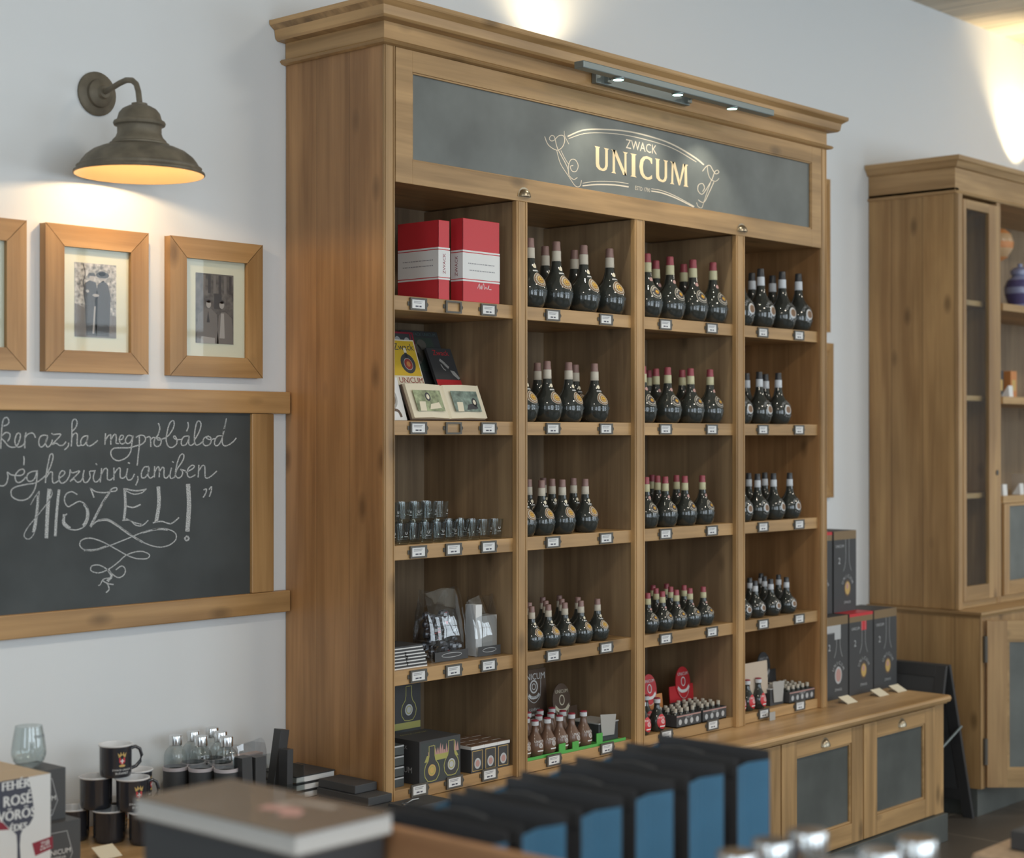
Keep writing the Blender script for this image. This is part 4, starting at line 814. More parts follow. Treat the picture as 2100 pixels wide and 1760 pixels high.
# third shelf: shot glasses
def shot(label):
    t = thing('shot_glass', label, 'glass')
    MB().lathe([(0, .0002), (.0165, .0), (.0175, .001), (.0225, .0565), (.0227, .058), (.0222, .058), (.0165, .011), (0, .010)], (0, 0, 0), 20).build('bowl', glass, t)
    k = MB(); g = lambda u, v: ((.0205)*math.sin(u/.02), -(.0205+v*.09)*math.cos(u/.02), .032+v); k.text('U', g, .010, 0, 1.1); k.flat([(-.006, -.010), (.006, -.010), (.006, -.009), (-.006, -.009)], g, 0); k.build('print', white, t); return t
sg_ = None; n = 0; rows = {'lower': [], 'upper': []}
for j in range(3):
    for i in range(10): rows['lower'].append((.068+.0492*i+.006*j, .046+.052*j, SH[2]+.0004))
for j in range(2):
    for i in range(5): rows['upper'].append((.093+.0492*i, .060+.052*j, SH[2]+.0592))
for lev in ('lower', 'upper'):
    for k, (x, y, z) in enumerate(rows[lev]):
        ln = 10 if lev == 'lower' else 5; j, i = divmod(k, ln)
        if lev == 'lower' and i > 8 and j > 0: continue
        lb = 'clear shot glass, %s layer, %s from left in %s row, third shelf' % (lev, ORD[i], ('front', 'second', 'third')[j])
        if sg_ is None: sg_ = shot(lb); sg_.location = (x, y, z); sg_['group'] = 'shot glasses on the third shelf'
        else: dup(sg_, (x, y, z), random.uniform(-.6, .6), lb, 'shot glasses on the third shelf')

# fourth shelf: chocolate bars, cellophane bags
zf = SH[3]+.0004
for st in range(2):
    for k in range(7):
        z0 = zf+.0088*k; x0 = .052+.078*st+random.uniform(-.004, .004)
        m = MB().box(0, .074, 0, .12, 0, .0034, 1).box(0, .074, 0, .12, .0036, .0082, 0); o = m.build('chocolate_bar', [blackm, white]); o.location = (x0, .030+.003*k, z0); o.rotation_euler = (0, 0, random.uniform(-.015, .015))
        tag(o, 'black and white chocolate bar, %s from bottom of the %s pile' % (ORD[k], ('left', 'right')[st]), 'chocolate bar', 'chocolate bars on the fourth shelf')
def bag(name, x0, x1, y0, y1, z, h, label, pinch=.25):
    t = thing(name, label, 'bag', ((x0+x1)/2, (y0+y1)/2, z)); w, d = (x1-x0)/2, (y1-y0)/2; vs = []; fs = []; n = 28; lv = 9
    for k in range(lv+1):
        v = k/lv; sq = 1-(1-pinch)*max(0, (v-.35)/.65)**1.3
        for i in range(n):
            a = 2*PI*i/n; ca, sa = math.cos(a), math.sin(a); q = (abs(ca)**6+abs(sa)**6)**(-1/6)
            wr = 1+.03*math.sin(5*a+7*v*3)*v
            vs.append((w*ca*q*wr, d*sa*q*sq*wr, h*v+.006*math.sin(3*a)*v))
    for k in range(lv):
        for i in range(n): fs.append((k*n+i, k*n+(i+1) % n, (k+1)*n+(i+1) % n, (k+1)*n+i))
    MB().raw(vs, fs, 0, True).build('film', film_m, t)
    m = MB().flat([(-w*.9, .002), (w*.9, .002), (w*.9, .030), (-w*.9, .030)], fr(0, -d-.001, 0), 0)
    m.ring(fr(0, -d-.0015, .018), 0, 0, w*.55, .007, .0016, 1); m.build('base_label', [blackm, silver], t); return t
bag('candy_bag', .245, .40, .05, .145, zf, .205, 'clear cellophane bag full of wrapped dark candies, fourth shelf', .3)
bag('card_bag', .425, .535, .045, .115, zf, .175, 'clear cellophane bag holding white packs, right on fourth shelf', .12)
bag('tall_candy_bag', .06, .225, .20, .30, zf, .20, 'clear cellophane bag behind the chocolate bars, fourth shelf', .3)
foil = plain('candy_foil', (.13, .13, .14), .25, .5); foil2 = plain('candy_foil_light', (.55, .56, .58), .3, .5)
m = MB()
for i in range(80):
    q = i/80; x = .322+random.uniform(-.052, .052); y = .0985+random.uniform(-.027, .027)*(1-.55*q); z = zf+.012+q*.125; r_ = random.uniform(.009, .014); s_ = random.choice([0, 0, 0, 1, 2])
    m.lathe([(0, -r_), (r_*.8, -r_*.6), (r_, 0), (r_*.8, r_*.6), (0, r_)], (x, y, z), 7, 0 if s_ < 2 else 0); m.box(x-r_*.5, x+r_*.5, y-r_-.0006, y-r_*.8, z-r_*.4, z+r_*.3, s_)
tag(m.build('wrapped_candies', [foil, foil2, red]), 'dark foil wrapped candies filling the cellophane bag', 'candy', None, 'stuff')
m = MB()
for i in range(60):
    x = .142+random.uniform(-.055, .055); y = .25+random.uniform(-.028, .028)*(1-i/110); z = zf+.012+i/60*.12; r_ = random.uniform(.010, .015)
    m.lathe([(0, -r_), (r_*.8, -r_*.6), (r_, 0), (r_*.8, r_*.6), (0, r_)], (x, y, z), 7, i % 5 == 0 and 1 or 0)
tag(m.build('wrapped_sweets', [foil, foil2]), 'grey wrapped sweets in the bag behind the chocolate bars', 'candy', None, 'stuff')
for k, (x0, x1, h, mt, nm) in enumerate([(.435, .462, .12, white, 'narrow white'), (.464, .528, .085, greym, 'wide grey')]):
    tag(MB().box(x0, x1, .058, .100, zf+.001, zf+.034+h).build('paper_pack', mt), '%s paper pack inside the right cellophane bag' % nm, 'pack', 'packs in the cellophane bag')

# bottom shelf, first column
zb = .6109
def outline(m, fn, cx, z0, s, mi, fill, med):
    P_ = [(0, 0), (.018, .002), (.03, .016), (.033, .034), (.028, .05), (.016, .064), (.0125, .078), (.0125, .108), (0, .108)]
    R_ = [(cx+x*s, z0+z*s) for x, z in P_]+[(cx-x*s, z0+z*s) for x, z in reversed(P_[1:-1])]
    m.flat(R_, fn(1), fill); m.stroke(R_+[R_[0]], fn(2), .0022*s*1.3, mi, False); m.disc(fn(3), cx, z0+.034*s, .017*s, .018*s, med); m.ring(fn(4), cx, z0+.034*s, .0125*s, .013*s, .003*s, mi)
g1 = thing('gift_box', 'black gift box with gold skyline and two bottle outlines, bottom shelf', 'box', (.24, .09, zb)); g1.rotation_euler = (0, 0, math.radians(0))
m = MB().box(.150, .318, .010, .155, zb, .7345); fnn = lambda d: fr(0, .010-.0003*d, 0)
m.flat([(.155, .615), (.313, .615), (.313, .728), (.155, .728)], fnn(.6), 4)
for k in range(14): x = .185+.009*k; m.flat([(x, .69), (x+.009, .69), (x+.0045+random.uniform(-.002, .002), .70+.022*abs(math.sin(k*.9))), (x, .70)], fnn(.8), 1)
m.flat([(.17, .672), (.31, .675), (.30, .690), (.18, .690)], fnn(.7), 5)
outline(m, fnn, .200, .616, .93, 5, 2, 3); outline(m, fnn, .280, .622, .93, 5, 2, 6)
m.text('UNICUM', lambda x, z: (.1496, .085-x, .650+z), .024, 6); m.disc(lambda x, z: (.1496, .085-x, z), 0, .688, .012, .015, 6); m.text('ZWACK', lambda x, z: (.1496, .085-x, .713+z), .014, 6); m.text('ZWACK UNICUM', tp(.235, .12, .7348), .014, 5)
W0(m, 'printed_carton', [blackm, pink, blackm, gold, plain('deep_green_grey', (.05, .06, .06), .5), olive, silver], g1, 0)
g2 = thing('gift_box', 'upper black gift box with gold band standing at the back left, bottom shelf', 'box', (.15, .27, zb+.115))
m = MB().box(.045, .36, .215, .33, zb+.115, .862); fnn = lambda d: fr(0, .215-.0003*d, 0)
m.flat([(.046, .728), (.359, .728), (.359, .748), (.046, .748)], fnn(1), 5); outline(m, fnn, .21, .752, .95, 5, 2, 6); outline(m, fnn, .31, .752, .95, 5, 2, 6)
W0(m, 'printed_carton', [blackm, pink, blackm, gold, blackm, olive, silver], g2)
g3 = thing('gift_box', 'lower dark box under the gold-banded gift box at the back', 'box', (.15, .27, zb))
W0(MB().box(.045, .36, .215, .33, zb, zb+.1148), 'carton', plain('dark_grey_carton', (.06, .065, .065), .5), g3)
for k in range(4): tag(MB().box(.044, .118, .040, .19, zb+.030*k, zb+.030*k+.0275).flat([(.046, zb+.030*k+.0225), (.117, zb+.030*k+.0225), (.117, zb+.030*k+.0265), (.046, zb+.030*k+.0265)], fr(0, .0396, 0), 1).build('flat_tin', [plain('grey_green_tin%d' % k, (.07, .08, .08), .45), silver]), 'flat grey-green tin, %s from bottom at left end of bottom shelf' % ORD[k], 'tin', 'flat tins on the bottom shelf')
for k in range(3):
    x0 = .372+.0565*k; t = thing('miniature_box', 'small black box with white rim and round emblem, %s from the left' % ORD[k], 'box', (x0+.027, .09, zb), 0, 'small black boxes on the bottom shelf')
    m = MB().box(x0, x0+.055, .018, .150, zb, zb+.068); fn2 = lambda d, x0=x0: fr(x0+.0275, .018-.0003*d, zb)
    m.flat([(-.022, .004), (.022, .004), (.022, .064), (-.022, .064)], fn2(.5), 2); m.flat([(-.020, .006), (.020, .006), (.020, .062), (-.020, .062)], fn2(1), 0); m.disc(fn2(2), 0, .026, .014, .016, 1); m.disc(fn2(3), 0, .026, .009, .010, 3)
    W0(m, 'carton', [blackm, silver, gold, pink], t)
    m = MB().box(x0-.0005, x0+.0555, .0165, .1515, zb+.0682, zb+.0770, 0).box(x0+.002, x0+.053, .019, .149, zb+.0770, zb+.0782, 1)
    for q in range(3): m.flat([(-.02, -.04+.04*q), (.02, -.04+.04*q), (.02, -.036+.04*q), (-.02, -.036+.04*q)], tp(x0+.0275, .085, zb+.0785), 0)
    W0(m, 'lid', [white, brownb], t)

# ---------------------------------------------------------------- bottom shelf, second column
MP = [(0, 0), (.020, 0), (.026, .008), (.0285, .028), (.026, .045), (.018, .061), (.0115, .074), (.0095, .088), (.0092, .098)]
def mini(kind, label, grp, cat='bottle'):
    t = thing('small_bottle', label, cat, (0, 0, 0), 0, grp)
    MB().lathe(MP, (0, 0, 0), 20).build('body', {'brown': brownb, 'red': bglass}[kind], t)
    MB().lathe([(.0105, .0935), (.0118, .094), (.0118, .1065), (.009, .107)], (0, 0, 0), 16).build('neck_ring', capwhite, t)
    MB().lathe([(.0116, .107), (.0112, .1100), (.009, .1112), (0, .1115)], (0, 0, 0), 16).build('cap', dred, t)
    k = MB(); g = on_surf(MP, .034, .0009, .95); g2 = on_surf(MP, .034, .0005, .95)
    if kind == 'red': dense_disc(k, lambda u, v: g2(u, v*1.15), 0, 0, .0225, 1)
    k.text('UNICUM', lambda x, y: g(x, y+.014), .0105, 0, 1.1); k.ring(g, 0, .001, .0075, .0078, .0018, 0); k.ring(g, 0, .001, .004, .004, .0014, 0, 12)
    k.raw([g(x, y-.016-.15*x*x*20) for x in (-.012, -.006, 0, .006, .012) for y in (-.0022, .0022)], [(2*i, 2*i+2, 2*i+3, 2*i+1) for i in range(4)], 0)
    k.build('label', [white, red], t); return t
br_tray = thing('display_tray', 'bright green display tray holding small brown bottles, bottom shelf', 'tray', (.85, .1, zb))
W0(MB().box(.604, 1.105, .016, .20, zb, zb+.003).box(.604, 1.105, .016, .019, zb+.003, zb+.009).box(.77, .80, .016, .019, zb+.009, zb+.032).box(.835, .865, .016, .019, zb+.009, zb+.030).box(.955, .985, .016, .019, zb+.009, zb+.040), 'tray', green, br_tray)
mb_ = None; n = 0
XS = [.632, .690, .748, .812, .880, .934]
for j in range(4):
    cnt = (6, 5, 5, 4)[j]
    for i in range(cnt):
        if j == 0 and i == 2: pass
        x = XS[0]+.0590*i+.020*j; y = .048+.0530*j
        if x > .97: continue
        lb = 'small cocoa-brown bottle, %s from left in %s row, bottom shelf, second column' % (ORD[i], ('front', 'second', 'third', 'rear')[j])
        zz = zb+.0034 if y < .17 else zb+.0004
        if j >= 3: continue
        if y > .15: y += .01
        if mb_ is None: mb_ = mini('brown', lb, 'small brown bottles'); mb_.location = (x, y, zb+.0034)
        else: dup(mb_, (x, y, zb+.0034), random.uniform(-.1, .1), lb, 'small brown bottles')
tg = thing('bottle_tag', 'green and white hanging tag in front of the brown bottles', 'tag', (.85, .018, zb+.03)); 
def easel_card(x, y, w, h, mats, deco, label, lean=-.12, z=zb+.0005, name='display_card'):
    t = thing(name, label, 'card', (x, y, z)); t.rotation_euler = (lean, 0, 0); m = MB().box(-w/2, w/2, -.003, 0, 0, h); deco(m, lambda d: (lambda u, v: (u, -.003-.0003*d-.0001, v))); m.build('card', mats, t); return t
bpy.data.objects.remove(tg)
def deco_board(m, L):
    m.text('UNICUM', lambda x, y: L(1)(x, .198+y), .030, 1, 1.0); m.ring(L(1), 0, .165, .020, .022, .005, 1); m.ring(L(1), 0, .165, .010, .011, .003, 1); m.stroke([(-.024, .138), (-.012, .130), (.012, .130), (.024, .138)], L(1), .010, 1)
    m.text('BARISTA', lambda x, y: L(2)(x, .1315+y), .008, 0); m.stroke([(-.034, .16), (-.028, .13), (0, .112), (.028, .13), (.034, .16), (.036, .19)], L(1), .002, 1)
    m.text('KÁVÉVAL', lambda x, y: L(1)(x, .090+y), .013, 1); m.dashes(L(1), -.045, .040, .070, .007, 1); m.dashes(L(1), -.022, .018, .054, .007, 1)
easel_card(atY(1097, 1400, .27).x, .27, .125, .222, [brownc, white], deco_board, 'dark brown advertising board with white emblem at left, bottom shelf', -.05)
def deco_oval(m, L):
    m.text('UNICUM', lambda x, y: L(3)(x, .118+y), .013, 1); m.ring(L(3), 0, .095, .011, .014, .003, 1); m.stroke([(-.026, .078), (-.012, .068), (.012, .068), (.026, .078)], L(3), .009, 1); m.ring(L(3), 0, .085, .028, .040, .0012, 1, 24, PI, 2*PI)
def oval_card(x, y, mats, label, z=zb+.0005, sc=1.0, block=(-.03, .045, .0, .075), lean=-.08, h=.14):
    t = thing('display_card', label, 'card', (x, y, z), 0, 'oval advertising cards'); t.rotation_euler = (lean, 0, 0)
    m = MB().prism([(.036*math.cos(a*PI/12), .093+.046*math.sin(a*PI/12)) for a in range(24)], -.006, -.003, 'Y'); m.box(block[0]-.02, block[1]+.02, -.0028, 0, block[2], block[3], 2 if len(mats) > 2 else 0)
    deco_oval(m, lambda d: (lambda u, v: (u, -.006-.0003*d, v))); m.build('card', mats, t); t.scale = (sc,)*3; return t
oval_card(1.02, .215, [brownc, cream], 'brown oval advertising card standing behind the small brown bottles', sc=1.25)
t = thing('glass_mug_set', 'black carton with silver rim holding glass mug and grey packing, second column', 'box', (1.045, .09, zb+.0034))
W0(MB().box(1.0, 1.10, .045, .16, zb+.0034, zb+.060).box(.998, 1.102, .043, .162, zb+.060, zb+.0635, 1), 'carton', [blackm, silver], t)
W0(MB().prism([(1.012, zb+.022), (1.075, zb+.020), (1.085, zb+.085), (1.004, zb+.092)], .040, .0425, 'Y'), 'packing_sheet', greym, t)
easel_card(.62, .245, .03, .0, [blackm], lambda m, L: None, 'x') if 0 else None
# third column
b3 = None
for k, (x, y) in enumerate([(1.226, .040), (1.312, .045), (1.26, .105), (1.335, .110), (1.215, .165)]):
    lb = 'small dark bottle with red oval label, %s of the five at left, third column' % ORD[k]
    if b3 is None: b3 = mini('red', lb, 'small red-label bottles'); b3.location = (x, y, zb+.0004)
    else: dup(b3, (x, y, zb+.0004), -.1, lb, 'small red-label bottles')
oval_card(1.46, .185, [red, white, orange], 'orange-red oval advertising card leaning left, third column', sc=1.15, lean=-.10)
oval_card(1.655, .185, [red, white, red], 'red oval advertising card standing right, third column', sc=1.2, block=(-.045, .045, .0, .085))
easel_card(1.39, .30, .10, .155, [dred, white], lambda m, L: None, 'dark red blank card at the back of bottom shelf, third column', -.05)
def mini_tray(x0, label, cards, rows=3, mt=blackm, empty=0, n_=4):
    t = thing('miniature_carton', label, 'carton', (x0+.075, .09, zb), 0, 'cartons of miniature bottles')
    w = .033*n_+.008; m = MB().box(x0, x0+w, .022, .022+.033*rows+.008, zb, zb+.003)
    for a in ((x0, x0+w, .022, .0238, zb, zb+.042), (x0, x0+.0018, .0238, .030+.033*rows, zb, zb+.042), (x0+w-.0018, x0+w, .0238, .030+.033*rows, zb, zb+.042), (x0, x0+w, .0282+.033*rows, .030+.033*rows, zb, zb+.052)): m.box(*a)
    fn = fr(x0, .0214, zb)
    for q in range(n_): m.disc(fn, .02+.033*q, .018, .009, .010, 1, 12)
    m.flat([(0, .036), (w, .036), (w, .040), (0, .040)], fn, 2); m.text('UNICUM', fr(x0+w/2, .0210, zb+.032), .010, 1)
    W0(m, 'carton', [mt, silver, pink], t)
    return w
mn = None
def minis(x0, rows, n_, col, where):
    global mn
    for j in range(rows):
        for i in range(n_):
            lb = 'miniature bottle, %s from left in %s row of the %s carton' % (ORD[i], ORD[j], where)
            loc = (x0+.0205+.033*i, .0425+.033*j, zb+.0034)
            if mn is None:
                mn = thing('miniature_bottle', lb, 'bottle', loc, 0, 'miniature bottles in cartons')
                MB().lathe([(0, 0), (.012, 0), (.0145, .006), (.015, .020), (.012, .032), (.007, .040), (.006, .046)], (0, 0, 0), 12).build('body', bglass, mn)
                MB().lathe([(.0066, .0445), (.0068, .045), (.0066, .058), (0, .0585)], (0, 0, 0), 10).build('cap', capcream, mn)
            else: dup(mn, loc, 0, lb, 'miniature bottles in cartons')
w = mini_tray(1.392, 'black carton tray of miniature bottles, left one in third column', 0, 3); minis(1.392, 3, 4, 2, 'left third-column')
w = mini_tray(1.545, 'black carton tray of miniature bottles, right one in third column', 0, 4); minis(1.545, 4, 4, 2, 'right third-column')
# fourth column
w = mini_tray(2.095, 'black carton tray of miniature bottles in fourth column', 0, 4, n_=5); minis(2.095, 4, 5, 3, 'fourth-column')
for k, (x, y) in enumerate([(1.80, .05), (1.865, .055), (1.93, .05), (1.83, .115)]):
    dup(b3, (x, y, zb+.0004), .1, 'small dark bottle with red oval label, %s below the tan card, fourth column' % ORD[k], 'small red-label bottles')
t = easel_card(1.925, .090, .165, .120, [tan], lambda m, L: None, 'blank tan card propped above small bottles, fourth column', -.04, zb+.0005)
for ch in t.children:
    if ch.name.startswith('card'): ch.location = (0, -.03, .045)
oval_card(2.19, .195, [blackm, silver], 'black oval advertising card with silver emblem, fourth column', sc=1.2, block=(-.02, .05, .0, .08))
t = thing('glass_mug_set', 'black carton with silver rim and grey packing sheet, fourth column', 'box', (2.05, .09, zb))
W0(MB().box(2.0, 2.09, .045, .17, zb+.0004, zb+.060).box(1.999, 2.0915, .043, .172, zb+.060, zb+.0635, 1), 'carton', [blackm, silver], t)
W0(MB().prism([(2.02, zb+.012), (2.075, zb+.010), (2.088, zb+.085), (2.01, zb+.088)], .040, .0425, 'Y'), 'packing_sheet', greym, t)
for k, x in enumerate((1.925, 2.0)): pass
tag(MB().box(1.905, 1.940, -.016, -.0135, ZW+.0002, ZW+.030).build('price_card', greym), 'small grey card standing on worktop below the fourth column', 'card')

# ---------------------------------------------------------------- gift cartons on the worktop beside the bookcase
def tall_box(x0, y0, z0, w, d, h, kind, label):
    t = thing('bottle_carton', label, 'box', (x0+w/2, y0+d/2, z0), 0, 'tall bottle cartons on the worktop')
    m = MB().box(x0, x0+w, y0, y0+d, z0, z0+h); L = lambda q: fr(x0, y0-.0003*q, z0)
    m.flat([(0, h-.034), (w, h-.034), (w, h), (0, h)], L(1), 1); c = w*.60
    if kind == 'white': m.flat([(0, h-.062), (w*.45, h-.062), (w*.45, h-.034), (0, h-.034)], L(1), 2); m.flat([(w*.45, h-.090), (w*.7, h-.090), (w*.7, h-.034), (w*.45, h-.034)], L(1), 2)
    if kind == 'red': m.flat([(0, h-.012), (w, h-.012), (w, h), (0, h)], L(2), 5); m.flat([(w*.5, h-.070), (w*.72, h-.070), (w*.72, h-.034), (w*.5, h-.034)], L(1), 5); m.flat([(0, 0), (w, 0), (w, d), (0, d)], tp(x0, y0, z0+h+.0004), 5)
    m.stroke([(c-.014, h-.034), (c-.014, h-.12), (c-.03, h-.16)], L(2), .0018, 2); m.stroke([(c+.014, h-.034), (c+.014, h-.12), (c+.03, h-.16)], L(2), .0018, 2)
    m.text('UNICUM', lambda x, y: L(2)(w*.26+x, h-.060+y), .016, 2); m.text('2', lambda x, y: L(2)(w*.24+x, h-.118+y), .036, 2)
    m.disc(L(2), c, .092, .026, .034, 3 if kind != 'white' else 2); m.disc(L(3), c, .092, .019, .026, 4 if kind != 'white' else 6); m.disc(L(4), c-.002, .100, .009, .012, 6)
    for j, ch in enumerate('UNICUM'):
        a = math.radians(150-24*j); vs, fs = text_geo(ch); ca, sa = math.cos(a-PI/2), math.sin(a-PI/2)
        m.raw([L(2)(c+.042*math.cos(a)+(x*ca-y*sa)*.019, .092+.048*math.sin(a)+(x*sa+y*ca)*.019) for x, y in vs], fs, 2)
    m.text('ZWACK', lambda x, y: L(2)(c+x, .036+y), .014, 2)
    W0(m, 'printed_carton', [blackm, plain('bronze_band', (.25, .17, .09), .4, .2), silver, brownc, gold, red, pink], t); return t
zw = ZW+.0003
for k, (x0, kind, nm) in enumerate([(2.405, 'white', 'with pale blue-white band, left of the three'), (2.598, 'red', 'with red top, middle of the three'), (2.790, 'bronze', 'with bronze band, right of the three')]):
    tall_box(x0, .067, zw, .182, .165, .322, kind, 'tall black bottle carton %s' % nm)
tall_box(2.60, .138, zw+.323, .172, .165, .322, 'bronze', 'tall black bottle carton stacked on top of the others')
tall_box(2.415, .138, zw+.323, .172, .165, .322, 'red', 'tall black bottle carton on top, mostly hidden by the bookcase')
for k, x in enumerate((2.458, 2.700, 2.895)):
    x = min(x, 2.845); t = thing('price_tag', 'white slanted price tag on worktop before the %s tall carton' % ('left', 'middle', 'right')[k], 'tag', (x, .0, zw), 0, 'price tags on the worktop')
    MB().prism([(-.03, .0), (.012, .022), (.012, .0235), (-.031, .0012)], -.036, .036, 'X').build('card', cream, t); MB().box(-.036, .036, .010, .012, 0, .0215).build('holder', acr_m, t)

# ---------------------------------------------------------------- left end of the worktop: mugs, flasks, boxes, stationery
Z0 = ZW+.0002
def mug(label, loc, ha):
    t = thing('enamel_mug', label, 'mug', loc, 0, 'black enamel mugs in a pyramid')
    MB().lathe([(0, 0), (.036, 0), (.0385, .003), (.040, .012), (.0405, .074), (.0412, .0765)], (0, 0, 0), 36).build('body', enamel, t)
    MB().lathe([(.0412, .0765), (.0430, .0775), (.0440, .0795), (.0430, .0812), (.0410, .0812), (.0392, .079), (.0385, .012), (.036, .005), (0, .0045)], (0, 0, 0), 36).build('rim_and_lining', enamel_w, t)
    c, s = math.cos(ha), math.sin(ha)
    MB().tube([(c*.0405, s*.0405, .066), (c*.052, s*.052, .069), (c*.064, s*.064, .062), (c*.069, s*.069, .046), (c*.065, s*.065, .030), (c*.054, s*.054, .019), (c*.0402, s*.0402, .015)], .0045, 0, 10).build('handle', enamel, t)
    m = MB(); pa_ = ha-PI*.48
    def g(d): return lambda u, v: ((.0408+.0003*d)*math.cos(pa_+u/.0408), (.0408+.0003*d)*math.sin(pa_+u/.0408), .040+v)
    m.flat([(-.009, .012), (.009, .012), (.012, .024), (.006, .018), (.004, .026), (0, .018), (-.004, .026), (-.006, .018), (-.012, .024)], g(0), 0)
    m.flat([(-.008, .011), (.008, .011), (.008, 0), (0, -.007), (-.008, 0)], g(0), 1); m.flat([(-.0014, .008), (.0014, .008), (.0014, -.003), (-.0014, -.003)], g(1), 2); m.flat([(-.005, .0042), (.005, .0042), (.005, .0014), (-.005, .0014)], g(1), 2)
    m.flat([(-.009, -.008), (0, -.005), (.009, -.008), (.006, -.012), (-.006, -.012)], g(0), 0)
    m.text('ZWACK UNICUM', lambda x, y: g(0)(x, y-.0195), .0065, 2); m.text('BUDAPEST', lambda x, y: g(0)(x, y-.028), .0075, 2)
    m.build('crest', [gold, red, white], t); return t
MG = [(-.780, .324, 0, 'bottom row left', 1.4), (-.729, .240, 0, 'bottom row middle front', 1.4), (-.681, .155, 0, 'bottom row right, by the blurred book', 1.4), (-.592, .228, 0, 'bottom row behind right', .2), (-.655, .336, 0, 'bottom row back', .5),
      (-.745, .275, 1, 'second level left', 1.4), (-.695, .190, 1, 'second level right, crest showing', -.26), (-.628, .268, 1, 'second level behind, rim only showing', .6), (-.7136, .2355, 2, 'alone on top of the pyramid', -.26)]
for x, y, lv, nm, ha in MG: mug('black enamel mug with white rim, '+nm, (x, y, Z0+.0816*lv), ha)
def flask(label, loc, grp='glass flasks in black sleeves'):
    t = thing('glass_flask', label, 'bottle', loc, 0, grp)
    MB().lathe([(0, .002), (.029, .002), (.0305, .008), (.0305, .158), (.0296, .170), (.0262, .180), (.0205, .187), (.0165, .190), (.0165, .196)], (0, 0, 0), 28).build('glass_body', glass, t)
    MB().lathe([(0, 0), (.0318, 0), (.0325, .002), (.0325, .128), (.0310, .128), (.0310, .002)], (0, 0, 0), 28).build('sleeve', blackm, t)
    MB().lathe([(.0309, .128), (.0335, .128), (.0338, .137), (.0309, .137)], (0, 0, 0), 28).build('sleeve_rim', plain('pale_rim', (.55, .50, .52), .6) if 'pale_rim' not in bpy.data.materials else bpy.data.materials['pale_rim'], t)
    MB().lathe([(.0168, .194), (.0180, .195), (.0180, .218), (.0170, .2205), (0, .2205)], (0, 0, 0), 24).build('cap', steel, t); return t
fl_ = flask('glass flask with steel cap in black sleeve, front row left', (-.457, .330, Z0))
for x, y, nm in ((-.418, .270, 'front row middle'), (-.378, .212, 'front row right'), (-.386, .345, 'back row left'), (-.340, .285, 'back row middle'), (-.316, .352, 'back row right')):
    dup(fl_, (x, y, Z0), 0, 'glass flask with steel cap in black sleeve, '+nm)
# white wine box
wb = thing('wine_box', 'white wine box printed with a glass made of words, left picture edge', 'box', (-1.2, .06, Z0))
YW_ = -.046; m = MB().box(-1.34, -1.085, YW_, .172, Z0, .8375); m.flat([(-1.34, YW_), (-1.085, YW_), (-1.085, .172), (-1.34, .172)], tp(0, 0, .8379), 1)
m.box(-1.34, -1.085, .055, .058, .8379, .8383, 2)
G = lambda d: (lambda x, y: tuple(atY(x/4.63, 1380+y/4.63, YW_-.0004*d)))
m.flat([(-20, 1045), (30, 1030), (265, 990), (300, 1130), (322, 1290), (318, 1370), (280, 1440), (215, 1490), (195, 1540), (188, 1640), (200, 1840), (165, 1840), (165, 1640), (158, 1540), (120, 1500), (60, 1450), (10, 1390), (-10, 1300), (-20, 1200)], G(1), 3)
m.flat([(-60, 1380), (0, 1395), (90, 1490), (-60, 1500)], G(1), 4); m.flat([(305, 1620), (500, 1550), (503, 1665), (335, 1740)], G(1), 4)
for s_, cx_, cy_, sz in (('FEHÉR', 148, 1062, .028), ('ROSÉ', 165, 1205, .034), ('VÖRÖS', 160, 1345, .032), ('ÉDES', 175, 1465, .022)):
    c = atY(cx_/4.63, 1380+cy_/4.63, YW_); 
    for dx in (-.0012, -.0006, 0, .0006, .0012): m.text(s_, lambda x, y, dx=dx: (c.x+x+dx, YW_-.0009-dx*.1, c.z+y), sz, 0, .9)
c = atY(425/4.63, 1380+1620/4.63, YW_); m.text('ZIB', lambda x, y: (c.x+x, YW_-.0009, c.z+y+.18*x), .017, 0); m.dashes(lambda x, y: (c.x+x, YW_-.0009, c.z+y+.18*x), -.012, .014, -.012, .003, 0)
W0(m, 'printed_carton', [white, kraft, tan, plain('wine_box_navy', (.075, .08, .11), .6), dred], wb)
def riserva(x0, x1, y0, y1, z0, z1, label):
    t = thing('tumbler_box', label, 'box', ((x0+x1)/2, (y0+y1)/2, z0), 0, 'black tumbler boxes'); m = MB().box(x0, x1, y0, y1, z0, z1)
    fn = fr(x1, y0-.0005, z0); h = z1-z0
    m.stroke([(-.088, .018), (-.098, .045), (-.088, .098), (-.037, .098), (-.022, .045), (-.037, .012), (-.080, .008), (-.088, .018)], fn, .0016, 1, False)
    m.text('UNICUM', lambda x, y: fn(x-.060, y+.052), .0165, 2, 1.05); m.text('RISERVA', lambda x, y: fn(x-.060, y+.038), .010, 2, 1.1); m.flat([(-.085, .024), (-.035, .024), (-.035, .025), (-.085, .025)], fn, 1)
    W0(m, 'printed_carton', [plain('charcoal_carton', (.075, .078, .082), .5) if 'charcoal_carton' not in bpy.data.materials else bpy.data.materials['charcoal_carton'], silver, white], t)
riserva(-1.068, -.9403, .0524, .180, Z0, .6960, 'lower black tumbler box beside the white wine box')
riserva(-1.082, -.9600, .0844, .205, .6965, .8160, 'upper black tumbler box under the glass tumbler')
tb = thing('glass_tumbler', 'clear stemless tumbler standing on the upper black tumbler box', 'glass', (-1.018, .150, .8163))
MB().lathe([(0, .001), (.018, .0), (.026, .004), (.036, .016), (.0405, .030), (.0405, .042), (.037, .068), (.0315, .098), (.0310, .098), (.0363, .068), (.0397, .042), (.0397, .031), (.0352, .018), (.025, .007), (0, .006)], (0, 0, 0), 36).build('bowl', glass, tb)
